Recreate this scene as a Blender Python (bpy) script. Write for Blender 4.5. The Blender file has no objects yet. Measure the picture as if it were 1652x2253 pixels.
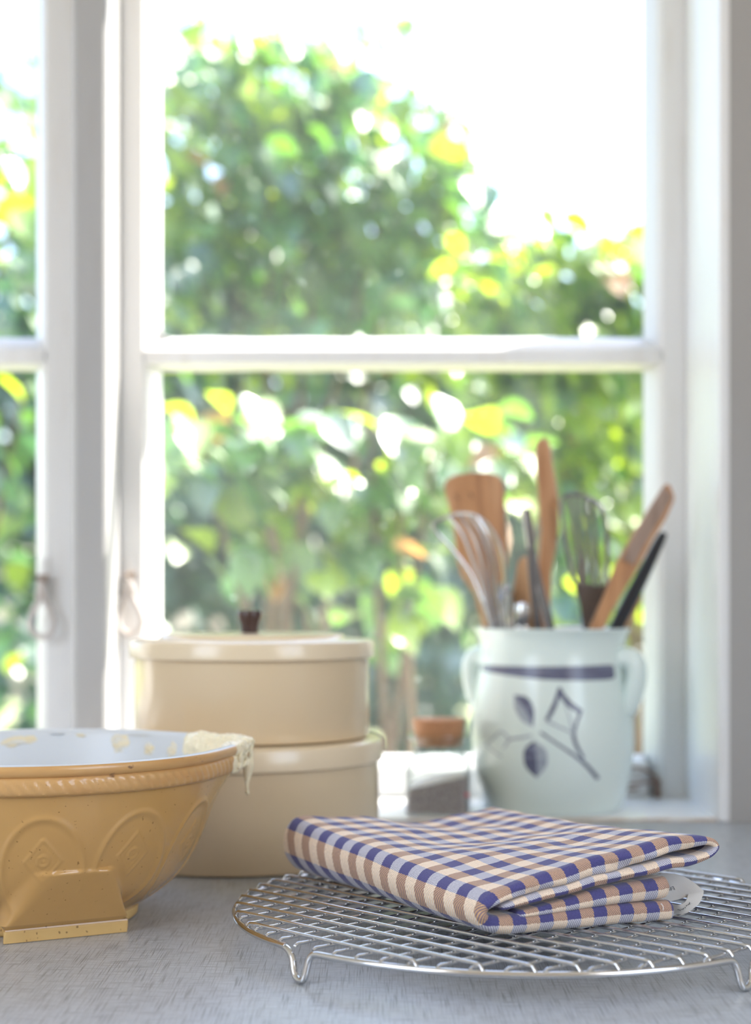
import bpy, bmesh, math, random
import numpy as np
from mathutils import Vector, Matrix, Euler, noise as mnoise

# ------------------------------------------------------------------ camera, sky, sun, lights, exposure
S = bpy.context.scene
COL = S.collection
FPX, YH, H = 3450.0, 1310.0, 0.195          # focal length and horizon in pixels of the 1652x2253 frame, eye height over counter
cam_d = bpy.data.cameras.new('camera')
cam = bpy.data.objects.new('camera', cam_d)
COL.objects.link(cam)
cam.location = (0, 0, H)
cam.rotation_euler = (math.pi / 2, 0, 0)
cam_d.sensor_fit = 'VERTICAL'
cam_d.sensor_height = 36.0
cam_d.lens = 36.0 * FPX / 2253.0
cam_d.shift_y = (YH - 1126.5) / 2253.0
cam_d.clip_start = 0.02
cam_d.dof.use_dof = True
cam_d.dof.focus_distance = 0.845
cam_d.dof.aperture_fstop = 5.0
S.camera = cam

world = bpy.data.worlds.new('world')
S.world = world
world.use_nodes = True
wn = world.node_tree.nodes
bg = wn['Background']
sky = wn.new('ShaderNodeTexSky')
sky.sky_type = 'NISHITA'
sky.sun_disc = False
sky.sun_elevation = math.radians(50)
sky.sun_rotation = math.radians(65)
sky.air_density = 1.0
sky.dust_density = 2.0
world.node_tree.links.new(sky.outputs[0], bg.inputs[0])
bg.inputs[1].default_value = 0.85

SUN_AZ, SUN_EL = math.radians(65), math.radians(48)
sun_d = bpy.data.lights.new('sun', 'SUN')
sun_d.energy = 28.0
sun_d.angle = math.radians(0.6)
sun_d.color = (1.0, 0.95, 0.86)
sun = bpy.data.objects.new('sun', sun_d)
COL.objects.link(sun)
sd = Vector((math.sin(SUN_AZ) * math.cos(SUN_EL), math.cos(SUN_AZ) * math.cos(SUN_EL), math.sin(SUN_EL)))
sun.rotation_euler = sd.to_track_quat('Z', 'Y').to_euler()

def area(name, loc, target, sx, sy, power, color):
    d = bpy.data.lights.new(name, 'AREA')
    d.shape = 'RECTANGLE'; d.size = sx; d.size_y = sy; d.energy = power; d.color = color
    o = bpy.data.objects.new(name, d); COL.objects.link(o)
    o.location = loc
    o.rotation_euler = (Vector(loc) - Vector(target)).to_track_quat('Z', 'Y').to_euler()
    return o
# added fill lights in invented side-wall openings, left and right behind the camera
area('fill_light_left', (-1.41, -0.55, 0.86), (-0.5, 0.10, 0.52), 1.15, 1.15, 16, (0.97, 0.98, 1.0))
area('fill_light_right', (1.36, -0.62, 0.86), (0.45, 0.10, 0.52), 1.15, 1.15, 11, (0.97, 0.98, 1.0))

S.view_settings.view_transform = 'Standard'
S.view_settings.look = 'None'
S.view_settings.gamma = 1.0
S.view_settings.use_curve_mapping = False
S.view_settings.exposure = 0.0
S.cycles.use_denoising = True
S.cycles.denoiser = 'OPENIMAGEDENOISE'
S.cycles.max_bounces = 10
S.cycles.diffuse_bounces = 5
S.cycles.glossy_bounces = 5
S.cycles.transparent_max_bounces = 24
S.cycles.transmission_bounces = 8
S.cycles.caustics_reflective = False
S.cycles.caustics_refractive = False
S.cycles.sample_clamp_indirect = 6.0

# ------------------------------------------------------------------ helpers
PI = math.pi
WO = {}

def P(px, py, Y):
    """world point seen at a pixel of the photograph, at depth Y"""
    return ((px - 826.0) * Y / FPX, Y, H - (py - YH) * Y / FPX)

def sstep(a, b, x):
    t = min(1.0, max(0.0, (x - a) / (b - a)))
    return t * t * (3 - 2 * t)

def lerp(a, b, t): return a + (b - a) * t

def interp(tab, x):
    if x <= tab[0][0]: return tab[0][1]
    for (x0, y0), (x1, y1) in zip(tab, tab[1:]):
        if x <= x1: return lerp(y0, y1, (x - x0) / (x1 - x0))
    return tab[-1][1]

def catmull(pts, n):
    """smooth curve through points of any dimension, n samples per span"""
    pts = [np.array(p, float) for p in pts]
    q = [2 * pts[0] - pts[1]] + pts + [2 * pts[-1] - pts[-2]]
    out = []
    for i in range(1, len(q) - 2):
        p0, p1, p2, p3 = q[i - 1], q[i], q[i + 1], q[i + 2]
        for k in range(n):
            t = k / n
            out.append(0.5 * (2 * p1 + (p2 - p0) * t + (2 * p0 - 5 * p1 + 4 * p2 - p3) * t * t + (3 * p1 - p0 - 3 * p2 + p3) * t ** 3))
    out.append(pts[-1])
    return out

def tag(o, label=None, cat=None, group=None, kind=None):
    if label: o['label'] = label
    if cat: o['category'] = cat
    if group: o['group'] = group
    if kind: o['kind'] = kind
    return o

def empty(name, loc, label=None, cat=None, group=None, kind=None):
    o = bpy.data.objects.new(name, None)
    COL.objects.link(o)
    o.location = loc
    o.empty_display_size = 0.02
    WO[o] = Vector(loc)
    return tag(o, label, cat, group, kind)

class MB:
    def __init__(s): s.v, s.f, s.mi, s.uv = [], [], [], []
    def add(s, vs, fs, mi=0, uv=None):
        b = len(s.v)
        s.v.extend([tuple(map(float, p)) for p in vs])
        s.f.extend([tuple(i + b for i in f) for f in fs])
        s.mi.extend([mi] * len(fs) if isinstance(mi, int) else mi)
        if uv is not None: s.uv.extend(uv)
        return s
    def box(s, x0, x1, y0, y1, z0, z1, mi=0):
        v = [(x, y, z) for z in (z0, z1) for y in (y0, y1) for x in (x0, x1)]
        return s.add(v, [(0, 2, 3, 1), (4, 5, 7, 6), (0, 1, 5, 4), (2, 6, 7, 3), (0, 4, 6, 2), (1, 3, 7, 5)], mi)
    def prism(s, poly, axis, a0, a1, mi=0):
        """extrude a 2-D polygon along an axis (x: poly is (y,z), y: (x,z), z: (x,y))"""
        n = len(poly)
        def mk(p, a): return {'x': (a, p[0], p[1]), 'y': (p[0], a, p[1]), 'z': (p[0], p[1], a)}[axis]
        v = [mk(p, a0) for p in poly] + [mk(p, a1) for p in poly]
        f = [tuple(range(n))[::-1], tuple(range(n, 2 * n))] + [(i, (i + 1) % n, n + (i + 1) % n, n + i) for i in range(n)]
        return s.add(v, f, mi)
    def tube(s, path, rad, n=10, closed=False, flat=None, mi=0, cap=True):
        pts = [Vector(p) for p in path]
        m = len(pts)
        rads = rad if isinstance(rad, (list, tuple)) else [rad] * m
        tang = []
        for i in range(m):
            a = pts[(i - 1) % m] if closed or i > 0 else pts[0]
            b = pts[(i + 1) % m] if closed or i < m - 1 else pts[-1]
            tang.append((b - a).normalized())
        up = Vector((0, 0, 1))
        if abs(tang[0].dot(up)) > 0.9: up = Vector((0, 1, 0))
        nrm = (up - tang[0] * up.dot(tang[0])).normalized()
        vs = []
        for i in range(m):
            t = tang[i]
            nrm = (nrm - t * nrm.dot(t)).normalized()
            bn = t.cross(nrm)
            fa = flat if flat else (1, 1)
            for k in range(n):
                a = 2 * PI * k / n
                vs.append(pts[i] + nrm * (math.cos(a) * rads[i] * fa[0]) + bn * (math.sin(a) * rads[i] * fa[1]))
        fs = []
        for i in range(m if closed else m - 1):
            j = (i + 1) % m
            for k in range(n):
                l = (k + 1) % n
                fs.append((i * n + k, i * n + l, j * n + l, j * n + k))
        if cap and not closed:
            fs.append(tuple(range(n))[::-1]); fs.append(tuple(range((m - 1) * n, m * n)))
        return s.add(vs, fs, mi)
    def lathe(s, prof, c, n=96, mi=0, cap0=True, cap1=True):
        vs, fs = [], []
        m = len(prof)
        for r, z in prof:
            for k in range(n):
                a = 2 * PI * k / n
                vs.append((c[0] + r * math.cos(a), c[1] + r * math.sin(a), c[2] + z))
        for i in range(m - 1):
            for k in range(n):
                l = (k + 1) % n
                fs.append((i * n + k, i * n + l, (i + 1) * n + l, (i + 1) * n + k))
        if cap0: fs.append(tuple(range(n))[::-1])
        if cap1: fs.append(tuple(range((m - 1) * n, m * n)))
        return s.add(vs, fs, mi)
    def grid(s, rows, mi=0, closed=False, uv=None):
        m, n = len(rows), len(rows[0])
        vs = [p for r in rows for p in r]
        fs = []
        for i in range(m - 1):
            for k in range(n if closed else n - 1):
                l = (k + 1) % n
                fs.append((i * n + k, i * n + l, (i + 1) * n + l, (i + 1) * n + k))
        return s.add(vs, fs, mi, uv)
    def build(s, name, mats, parent=None, loc=None, smooth=35, bevel=0, flip=False, seg=2):
        base = WO[parent] if parent is not None else Vector(loc if loc is not None else (0, 0, 0))
        me = bpy.data.meshes.new(name)
        me.from_pydata([(p[0] - base.x, p[1] - base.y, p[2] - base.z) for p in s.v], [], s.f)
        mats = mats if isinstance(mats, (list, tuple)) else [mats]
        for m in mats: me.materials.append(m)
        if len(mats) > 1: me.polygons.foreach_set('material_index', s.mi)
        if s.uv:
            ul = me.uv_layers.new(name='UVMap')
            idx = np.zeros(len(me.loops), dtype=np.int32)
            me.loops.foreach_get('vertex_index', idx)
            ul.data.foreach_set('uv', np.array(s.uv, dtype=np.float32)[idx].ravel())
        bm = bmesh.new(); bm.from_mesh(me)
        bmesh.ops.recalc_face_normals(bm, faces=bm.faces)
        if bevel:
            es = [e for e in bm.edges if len(e.link_faces) == 2 and e.calc_face_angle(0) > 0.5]
            bmesh.ops.bevel(bm, geom=es, offset=bevel, segments=seg, profile=0.6, affect='EDGES', clamp_overlap=True)
        bm.to_mesh(me); bm.free()
        me.update()
        if smooth:
            me.polygons.foreach_set('use_smooth', [True] * len(me.polygons))
            me.set_sharp_from_angle(angle=math.radians(smooth))
        o = bpy.data.objects.new(name, me)
        COL.objects.link(o)
        if parent is not None:
            o.parent = parent
        else:
            o.location = base
        WO[o] = base
        return o

# ------------------------------------------------------------------ materials
def mat(name, color, rough=0.5, metal=0.0, spec=0.5, noise=None, bump=None, coat=0.0, sss=0, trans=None):
    """noise=(scale xyz, colour, low, high[, detail]); bump=(scale xyz, strength, distance)"""
    m = bpy.data.materials.new(name); m.use_nodes = True
    N, L = m.node_tree.nodes, m.node_tree.links
    b = N['Principled BSDF']
    b.inputs['Base Color'].default_value = (*color, 1)
    b.inputs['Roughness'].default_value = rough
    b.inputs['Metallic'].default_value = metal
    b.inputs['Specular IOR Level'].default_value = spec
    b.inputs['Coat Weight'].default_value = coat
    b.inputs['Coat Roughness'].default_value = 0.08
    if sss:
        b.inputs['Subsurface Weight'].default_value = sss
        b.inputs['Subsurface Radius'].default_value = (0.01, 0.006, 0.004)
        b.inputs['Subsurface Scale'].default_value = 0.5
    tc = N.new('ShaderNodeTexCoord')
    def nz(scale, detail=4):
        mp = N.new('ShaderNodeMapping'); mp.inputs['Scale'].default_value = scale
        L.new(tc.outputs['Object'], mp.inputs[0])
        t = N.new('ShaderNodeTexNoise'); t.inputs['Scale'].default_value = 1; t.inputs['Detail'].default_value = detail
        L.new(mp.outputs[0], t.inputs['Vector'])
        return t.outputs[0]
    if noise:
        layers = noise if isinstance(noise, list) else [noise]
        prev = None
        for ly in layers:
            r = N.new('ShaderNodeMapRange')
            r.inputs[1].default_value = ly[2]; r.inputs[2].default_value = ly[3]
            L.new(nz(ly[0], ly[4] if len(ly) > 4 else 4), r.inputs[0])
            mx = N.new('ShaderNodeMix'); mx.data_type = 'RGBA'
            L.new(r.outputs[0], mx.inputs[0])
            if prev: L.new(prev, mx.inputs[6])
            else: mx.inputs[6].default_value = (*color, 1)
            mx.inputs[7].default_value = (*ly[1], 1)
            prev = mx.outputs[2]
        L.new(prev, b.inputs['Base Color'])
    if bump:
        bp = N.new('ShaderNodeBump'); bp.inputs['Strength'].default_value = bump[1]; bp.inputs['Distance'].default_value = bump[2]
        L.new(nz(bump[0]), bp.inputs['Height'])
        L.new(bp.outputs[0], b.inputs['Normal'])
    return m

M = {}
M['paint'] = mat('white_gloss_paint', (0.74, 0.74, 0.745), 0.32, noise=((60, 60, 9), (0.68, 0.66, 0.64), 0.55, 0.8), bump=((300, 300, 30), 0.12, 0.001))
M['post'] = mat('grey_post_paint', (0.37, 0.368, 0.37), 0.4, noise=((60, 60, 9), (0.345, 0.335, 0.325), 0.55, 0.8), bump=((200, 200, 20), 0.15, 0.001))  # one overall grey, darker than the sash paint
M['sillpaint'] = mat('sill_paint', (0.84, 0.85, 0.86), 0.25, noise=((25, 40, 40), (0.72, 0.68, 0.62), 0.6, 0.8), bump=((80, 80, 80), 0.1, 0.001))
M['wornwood'] = mat('worn_sill_edge', (0.55, 0.44, 0.34), 0.6, noise=((30, 60, 60), (0.75, 0.72, 0.68), 0.45, 0.65))
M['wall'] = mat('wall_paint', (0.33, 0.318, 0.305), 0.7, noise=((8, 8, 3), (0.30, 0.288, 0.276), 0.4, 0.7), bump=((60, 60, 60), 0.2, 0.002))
M['roompaint'] = mat('room_paint', (0.80, 0.78, 0.74), 0.8)
M['floor'] = mat('floor_boards', (0.42, 0.30, 0.19), 0.5, noise=((3, 60, 3), (0.30, 0.2, 0.12), 0.4, 0.7))
M['cream'] = mat('cream_enamel', (0.69, 0.55, 0.365), 0.2, noise=((3, 3, 5), (0.67, 0.525, 0.34), 0.4, 0.7), coat=0.15)
M['creamlid'] = mat('cream_enamel_lid', (0.73, 0.60, 0.42), 0.22, coat=0.15)
M['bakelite'] = mat('brown_bakelite', (0.05, 0.025, 0.022), 0.25)
M['tan'] = mat('tan_glaze', (0.56, 0.325, 0.112), 0.20, coat=0.25,
               noise=[((14, 14, 14), (0.51, 0.285, 0.092), 0.4, 0.7), ((420, 420, 420), (0.30, 0.16, 0.05), 0.72, 0.78, 1)])
M['tanfoot'] = mat('unglazed_foot', (0.70, 0.46, 0.18), 0.7, noise=[((30, 30, 30), (0.62, 0.39, 0.14), 0.45, 0.7), ((300, 300, 300), (0.30, 0.17, 0.06), 0.69, 0.74, 1)])
M['tanrim'] = mat('worn_rim_glaze', (0.58, 0.335, 0.13), 0.28, coat=0.2,
                  noise=[((40, 40, 200), (0.55, 0.30, 0.11), 0.45, 0.7), ((90, 90, 160), (0.22, 0.11, 0.05), 0.66, 0.74)])
M['whiteglaze'] = mat('white_glaze', (0.60, 0.62, 0.64), 0.3, spec=0.35)
M['batter'] = mat('pale_batter', (0.86, 0.76, 0.54), 0.22, sss=0.15, bump=((320, 320, 320), 0.7, 0.0015))
M['smear'] = mat('batter_smear', (0.74, 0.63, 0.42), 0.28, noise=((110, 110, 260), (0.66, 0.63, 0.56), 0.45, 0.62), bump=((300, 300, 300), 0.7, 0.0015))
M['crock'] = mat('celadon_glaze', (0.68, 0.775, 0.745), 0.2, coat=0.05, noise=((16, 16, 16), (0.70, 0.78, 0.75), 0.4, 0.7))
M['crockin'] = mat('crock_inside', (0.78, 0.80, 0.80), 0.2)
M['bluepaint'] = mat('blue_brush_dark', (0.10, 0.105, 0.17), 0.25, noise=((30, 30, 260), (0.20, 0.215, 0.30), 0.45, 0.7))
M['bluewash'] = mat('blue_brush_wash', (0.36, 0.40, 0.46), 0.25, noise=((90, 90, 300), (0.22, 0.24, 0.33), 0.5, 0.75))
M['cork'] = mat('cork', (0.52, 0.255, 0.125), 0.75, noise=((500, 500, 500), (0.36, 0.16, 0.08), 0.5, 0.7))
M['salt'] = mat('grey_spice_salt', (0.42, 0.36, 0.35), 0.8, noise=[((900, 900, 900), (0.20, 0.15, 0.15), 0.48, 0.62), ((500, 500, 500), (0.66, 0.62, 0.62), 0.58, 0.68)], bump=((900, 900, 900), 0.6, 0.001))
M['salttop'] = mat('lit_salt_top', (0.85, 0.82, 0.79), 0.8, bump=((900, 900, 900), 0.6, 0.001))  # same salt, whitened on top to stand for light falling on it
M['redberry'] = mat('pink_berry', (0.60, 0.08, 0.09), 0.4)
M['chrome'] = mat('chrome_wire', (0.66, 0.665, 0.68), 0.12, 1.0)
M['steel'] = mat('brushed_steel', (0.60, 0.59, 0.59), 0.25, 1.0)
M['darksteel'] = mat('dark_steel', (0.20, 0.19, 0.19), 0.3, 0.9)
M['darkwood'] = mat('dark_plate', (0.085, 0.06, 0.05), 0.4)
M['blackplastic'] = mat('black_plastic', (0.012, 0.013, 0.02), 0.35)
M['wood'] = mat('olive_wood', (0.47, 0.235, 0.105), 0.5, noise=[((140, 140, 12), (0.34, 0.155, 0.065), 0.45, 0.65), ((40, 40, 8), (0.57, 0.32, 0.16), 0.55, 0.75)])
M['wood2'] = mat('beech_wood', (0.56, 0.32, 0.16), 0.5, noise=((140, 140, 12), (0.43, 0.22, 0.10), 0.45, 0.65))
M['greywood'] = mat('weathered_wood', (0.36, 0.255, 0.20), 0.55, noise=((160, 160, 14), (0.24, 0.16, 0.12), 0.45, 0.65))
M['grain'] = mat('spatula_grain_mark', (0.20, 0.10, 0.05), 0.6)
M['whitemetal'] = mat('white_painted_metal', (0.50, 0.455, 0.43), 0.35, noise=((120, 120, 120), (0.38, 0.27, 0.20), 0.6, 0.72))
M['knobmetal'] = mat('worn_knob', (0.33, 0.26, 0.22), 0.35, 0.3, noise=((120, 120, 120), (0.5, 0.46, 0.43), 0.5, 0.7))
M['brass'] = mat('tarnished_brass', (0.22, 0.13, 0.09), 0.4, 0.5)
M['linenlabel'] = mat('white_tape', (0.72, 0.70, 0.67), 0.9, bump=((2500, 2500, 2500), 0.4, 0.0005))
M['ink'] = mat('label_ink', (0.06, 0.06, 0.07), 0.8)
M['thread'] = mat('white_thread', (0.80, 0.77, 0.74), 0.9)
M['soil'] = mat('garden_ground', (0.30, 0.28, 0.16), 0.9, noise=((3, 3, 3), (0.20, 0.26, 0.07), 0.4, 0.6))
M['path'] = mat('pale_gravel', (0.52, 0.47, 0.38), 0.9, noise=((60, 60, 60), (0.38, 0.35, 0.28), 0.45, 0.6))
M['bark'] = mat('bark', (0.16, 0.10, 0.065), 0.8)
M['orangeleaf'] = mat('dry_leaf', (0.55, 0.22, 0.10), 0.5)

def counter_mat():
    m = bpy.data.materials.new('linen_laminate'); m.use_nodes = True
    N, L = m.node_tree.nodes, m.node_tree.links
    b = N['Principled BSDF']; b.inputs['Roughness'].default_value = 0.33; b.inputs['Specular IOR Level'].default_value = 0.6
    tc = N.new('ShaderNodeTexCoord')
    def lines(sc, rot):
        mp = N.new('ShaderNodeMapping'); mp.inputs['Scale'].default_value = sc; mp.inputs['Rotation'].default_value = (0, 0, rot)
        L.new(tc.outputs['Object'], mp.inputs[0])
        t = N.new('ShaderNodeTexNoise'); t.inputs['Scale'].default_value = 1; t.inputs['Detail'].default_value = 3; t.inputs['Distortion'].default_value = 0.15
        L.new(mp.outputs[0], t.inputs['Vector'])
        return t.outputs[0]
    a, c = lines((55, 1700, 1), 0.02), lines((1500, 30, 1), -0.05)
    mn = N.new('ShaderNodeMath'); mn.operation = 'MINIMUM'
    L.new(a, mn.inputs[0]); L.new(c, mn.inputs[1])
    r = N.new('ShaderNodeValToRGB')
    r.color_ramp.elements[0].position = 0.27; r.color_ramp.elements[0].color = (0.16, 0.17, 0.18, 1)
    r.color_ramp.elements[1].position = 0.50; r.color_ramp.elements[1].color = (0.49, 0.52, 0.56, 1)
    L.new(mn.outputs[0], r.inputs[0])
    L.new(r.outputs[0], b.inputs['Base Color'])
    bp = N.new('ShaderNodeBump'); bp.inputs['Strength'].default_value = 0.10; bp.inputs['Distance'].default_value = 0.0004
    L.new(mn.outputs[0], bp.inputs['Height']); L.new(bp.outputs[0], b.inputs['Normal'])
    return m
M['counter'] = counter_mat()

def gingham_mat():
    """woven checks: across s indigo / ochre yarns, along v indigo / white yarns; UV is in metres of cloth"""
    m = bpy.data.materials.new('gingham_linen'); m.use_nodes = True
    N, L = m.node_tree.nodes, m.node_tree.links
    b = N['Principled BSDF']; b.inputs['Roughness'].default_value = 0.9; b.inputs['Specular IOR Level'].default_value = 0.15
    b.inputs['Sheen Weight'].default_value = 0.25
    uv = N.new('ShaderNodeUVMap'); uv.uv_map = 'UVMap'
    nz = N.new('ShaderNodeTexNoise'); nz.inputs['Scale'].default_value = 700; nz.inputs['Detail'].default_value = 2
    L.new(uv.outputs[0], nz.inputs['Vector'])
    wob = N.new('ShaderNodeMapRange'); wob.inputs[3].default_value = -0.0006; wob.inputs[4].default_value = 0.0006
    L.new(nz.outputs[0], wob.inputs[0])
    sx = N.new('ShaderNodeSeparateXYZ'); L.new(uv.outputs[0], sx.inputs[0])
    def mth(op, a, bb=None, clamp=False):
        n = N.new('ShaderNodeMath'); n.operation = op; n.use_clamp = clamp
        for i, q in enumerate((a, bb)):
            if q is None: continue
            if isinstance(q, (int, float)): n.inputs[i].default_value = q
            else: L.new(q, n.inputs[i])
        return n.outputs[0]
    def stripe(c, period, ph):
        f = mth('FRACT', mth('DIVIDE', mth('ADD', mth('ADD', c, wob.outputs[0]), ph), period))
        return mth('LESS_THAN', f, 0.5)
    ss = stripe(sx.outputs[0], 0.0160, 10.0)
    sv = stripe(sx.outputs[1], 0.0186, 9.3)
    def mix(f, a, c):
        n = N.new('ShaderNodeMix'); n.data_type = 'RGBA'
        if isinstance(f, float): n.inputs[0].default_value = f
        else: L.new(f, n.inputs[0])
        for i, q in ((6, a), (7, c)):
            if isinstance(q, tuple): n.inputs[i].default_value = (*q, 1)
            else: L.new(q, n.inputs[i])
        return n.outputs[2]
    IND = (0.082, 0.078, 0.23)
    warp = mix(ss, (0.90, 0.56, 0.21), IND)
    weft = mix(sv, (0.84, 0.83, 0.85), IND)
    # twill: which yarn lies on top
    th = 0.00115
    tw = mth('FRACT', mth('ADD', mth('DIVIDE', sx.outputs[0], th), mth('MULTIPLY', mth('FLOOR', mth('DIVIDE', sx.outputs[1], th * 0.5)), 0.333)))
    top = mth('LESS_THAN', tw, 0.43)
    col = mix(top, weft, warp)
    # rough fibres, slightly mixed
    n2 = N.new('ShaderNodeTexNoise'); n2.inputs['Scale'].default_value = 1400; L.new(uv.outputs[0], n2.inputs['Vector'])
    half = mix(0.5, weft, warp)
    col = mix(0.42, col, half)
    fr = N.new('ShaderNodeMapRange'); fr.inputs[1].default_value = 0.3; fr.inputs[2].default_value = 0.7; fr.inputs[3].default_value = 0.82; fr.inputs[4].default_value = 1.12
    L.new(n2.outputs[0], fr.inputs[0])
    vm = N.new('ShaderNodeVectorMath'); vm.operation = 'SCALE'
    L.new(col, vm.inputs[0]); L.new(fr.outputs[0], vm.inputs['Scale'])
    L.new(vm.outputs[0], b.inputs['Base Color'])
    bp = N.new('ShaderNodeBump'); bp.inputs['Strength'].default_value = 0.5; bp.inputs['Distance'].default_value = 0.0003
    hh = mth('ADD', tw, n2.outputs[0])
    L.new(hh, bp.inputs['Height']); L.new(bp.outputs[0], b.inputs['Normal'])
    return m
M['gingham'] = gingham_mat()

def clear_glass(name, dirt=0.0, gloss=1.0, tint=(1, 1, 1), edge=None):
    """thin clear glass: straight-through light, fresnel reflection, optional film of dust"""
    m = bpy.data.materials.new(name); m.use_nodes = True
    N, L = m.node_tree.nodes, m.node_tree.links
    N.remove(N['Principled BSDF']); out = N['Material Output']
    t = N.new('ShaderNodeBsdfTransparent'); t.inputs[0].default_value = (*tint, 1)
    if edge:                                    # thicker glass seen edge-on absorbs more
        lw = N.new('ShaderNodeLayerWeight'); lw.inputs[0].default_value = 0.35
        cm = N.new('ShaderNodeMix'); cm.data_type = 'RGBA'
        cm.inputs[6].default_value = (*tint, 1); cm.inputs[7].default_value = (*edge, 1)
        L.new(lw.outputs['Facing'], cm.inputs[0]); L.new(cm.outputs[2], t.inputs[0])
    g = N.new('ShaderNodeBsdfGlossy'); g.inputs['Roughness'].default_value = 0.03
    fr = N.new('ShaderNodeFresnel')
    ge = N.new('ShaderNodeNewGeometry')        # same reflectance on both faces of the sheet
    io = N.new('ShaderNodeMapRange'); io.inputs[3].default_value = 1.45; io.inputs[4].default_value = 1 / 1.45
    L.new(ge.outputs['Backfacing'], io.inputs[0]); L.new(io.outputs[0], fr.inputs[0])
    mu = N.new('ShaderNodeMath'); mu.operation = 'MULTIPLY'; mu.inputs[1].default_value = gloss
    L.new(fr.outputs[0], mu.inputs[0])
    mx = N.new('ShaderNodeMixShader'); L.new(mu.outputs[0], mx.inputs[0]); L.new(t.outputs[0], mx.inputs[1]); L.new(g.outputs[0], mx.inputs[2])
    last = mx.outputs[0]
    if dirt:
        tr = N.new('ShaderNodeBsdfTranslucent'); tr.inputs[0].default_value = (0.86, 0.96, 1, 1)
        tc = N.new('ShaderNodeTexCoord')
        def nz(sc, lo, hi, a, b):
            n = N.new('ShaderNodeTexNoise'); n.inputs['Scale'].default_value = sc; n.inputs['Detail'].default_value = 3
            L.new(tc.outputs['Object'], n.inputs['Vector'])
            r = N.new('ShaderNodeMapRange'); r.inputs[1].default_value = lo; r.inputs[2].default_value = hi; r.inputs[3].default_value = a; r.inputs[4].default_value = b
            L.new(n.outputs[0], r.inputs[0]); return r.outputs[0]
        a = nz(5, 0.35, 0.7, dirt * 0.7, dirt * 1.3); s2 = nz(160, 0.70, 0.76, 0, 0.25)
        ad = N.new('ShaderNodeMath'); ad.operation = 'ADD'; ad.use_clamp = True; L.new(a, ad.inputs[0]); L.new(s2, ad.inputs[1])
        m2 = N.new('ShaderNodeMixShader'); L.new(ad.outputs[0], m2.inputs[0]); L.new(last, m2.inputs[1]); L.new(tr.outputs[0], m2.inputs[2])
        last = m2.outputs[0]
    L.new(last, out.inputs['Surface'])
    return m
M['pane'] = clear_glass('window_glass', dirt=0.017, gloss=0.8)
M['jarglass'] = clear_glass('jar_glass', gloss=1.6, tint=(0.96, 0.985, 0.975), edge=(0.22, 0.27, 0.27))

def leaf_mat(name, c1, c2, tcol, rough=0.33, tw=0.5):
    m = bpy.data.materials.new(name); m.use_nodes = True
    N, L = m.node_tree.nodes, m.node_tree.links
    b = N['Principled BSDF']; out = N['Material Output']
    b.inputs['Roughness'].default_value = rough
    b.inputs['Specular IOR Level'].default_value = 1.0
    b.inputs['Coat Weight'].default_value = 1.0; b.inputs['Coat Roughness'].default_value = 0.46; b.inputs['Coat IOR'].default_value = 2.0
    tc = N.new('ShaderNodeTexCoord')
    n = N.new('ShaderNodeTexNoise'); n.inputs['Scale'].default_value = 9
    L.new(tc.outputs['Object'], n.inputs['Vector'])
    r = N.new('ShaderNodeMapRange'); r.inputs[1].default_value = 0.35; r.inputs[2].default_value = 0.65; L.new(n.outputs[0], r.inputs[0])
    mx = N.new('ShaderNodeMix'); mx.data_type = 'RGBA'; L.new(r.outputs[0], mx.inputs[0])
    mx.inputs[6].default_value = (*c1, 1); mx.inputs[7].default_value = (*c2, 1)
    L.new(mx.outputs[2], b.inputs['Base Color'])
    t = N.new('ShaderNodeBsdfTranslucent'); t.inputs[0].default_value = (*tcol, 1)
    ms = N.new('ShaderNodeMixShader'); ms.inputs[0].default_value = tw
    L.new(b.outputs[0], ms.inputs[1]); L.new(t.outputs[0], ms.inputs[2]); L.new(ms.outputs[0], out.inputs['Surface'])
    return m
M['leaf'] = leaf_mat('leaf_green', (0.03, 0.12, 0.03), (0.06, 0.19, 0.035), (0.19, 0.46, 0.02), 0.42, 0.30)
M['leafyellow'] = leaf_mat('leaf_yellow_green', (0.10, 0.22, 0.01), (0.16, 0.27, 0.01), (0.50, 0.66, 0.004), 0.42, 0.50)
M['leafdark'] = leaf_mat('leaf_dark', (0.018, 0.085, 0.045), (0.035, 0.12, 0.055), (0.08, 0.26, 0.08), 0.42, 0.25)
M['leaforange'] = leaf_mat('leaf_orange', (0.42, 0.17, 0.06), (0.5, 0.24, 0.08), (0.7, 0.3, 0.08), 0.4, 0.4)

# ------------------------------------------------------------------ the room
WY = 1.352            # room face of the window wall
SY = 1.490            # room face of the sashes
GY = 1.515            # glass
OY = 1.572            # outer face of the frame
OX0, OX1, OZ0, OZ1 = -0.86, 0.2945, 0.003, 1.12   # window opening
RX0, RX1, RY0, RZ0, RZ1 = -1.35, 1.30, -2.45, -0.90, 1.55

def struct(mb, name, m, **k):
    return tag(mb.build(name, m, **k), kind='structure')

struct(MB().box(RX0 - .1, RX1 + .1, RY0 - .1, WY + .2, RZ0 - .05, RZ0), 'floor', M['floor'])
struct(MB().box(RX0 - .1, RX1 + .1, RY0 - .1, OY, RZ1, RZ1 + .05), 'ceiling', M['roompaint'])
b = MB()
b.box(RX0 - .1, RX0, RY0 - .1, -1.20, RZ0, RZ1); b.box(RX0 - .1, RX0, .10, OY, RZ0, RZ1)
b.box(RX0 - .1, RX0, -1.20, .10, RZ0, .24); b.box(RX0 - .1, RX0, -1.20, .10, 1.48, RZ1)
struct(b, 'wall_left', M['roompaint'])
b = MB()
b.box(RX1, RX1 + .1, RY0 - .1, -1.27, RZ0, RZ1); b.box(RX1, RX1 + .1, .03, OY, RZ0, RZ1)
b.box(RX1, RX1 + .1, -1.27, .03, RZ0, .24); b.box(RX1, RX1 + .1, -1.27, .03, 1.48, RZ1)
struct(b, 'wall_right', M['roompaint'])
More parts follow.
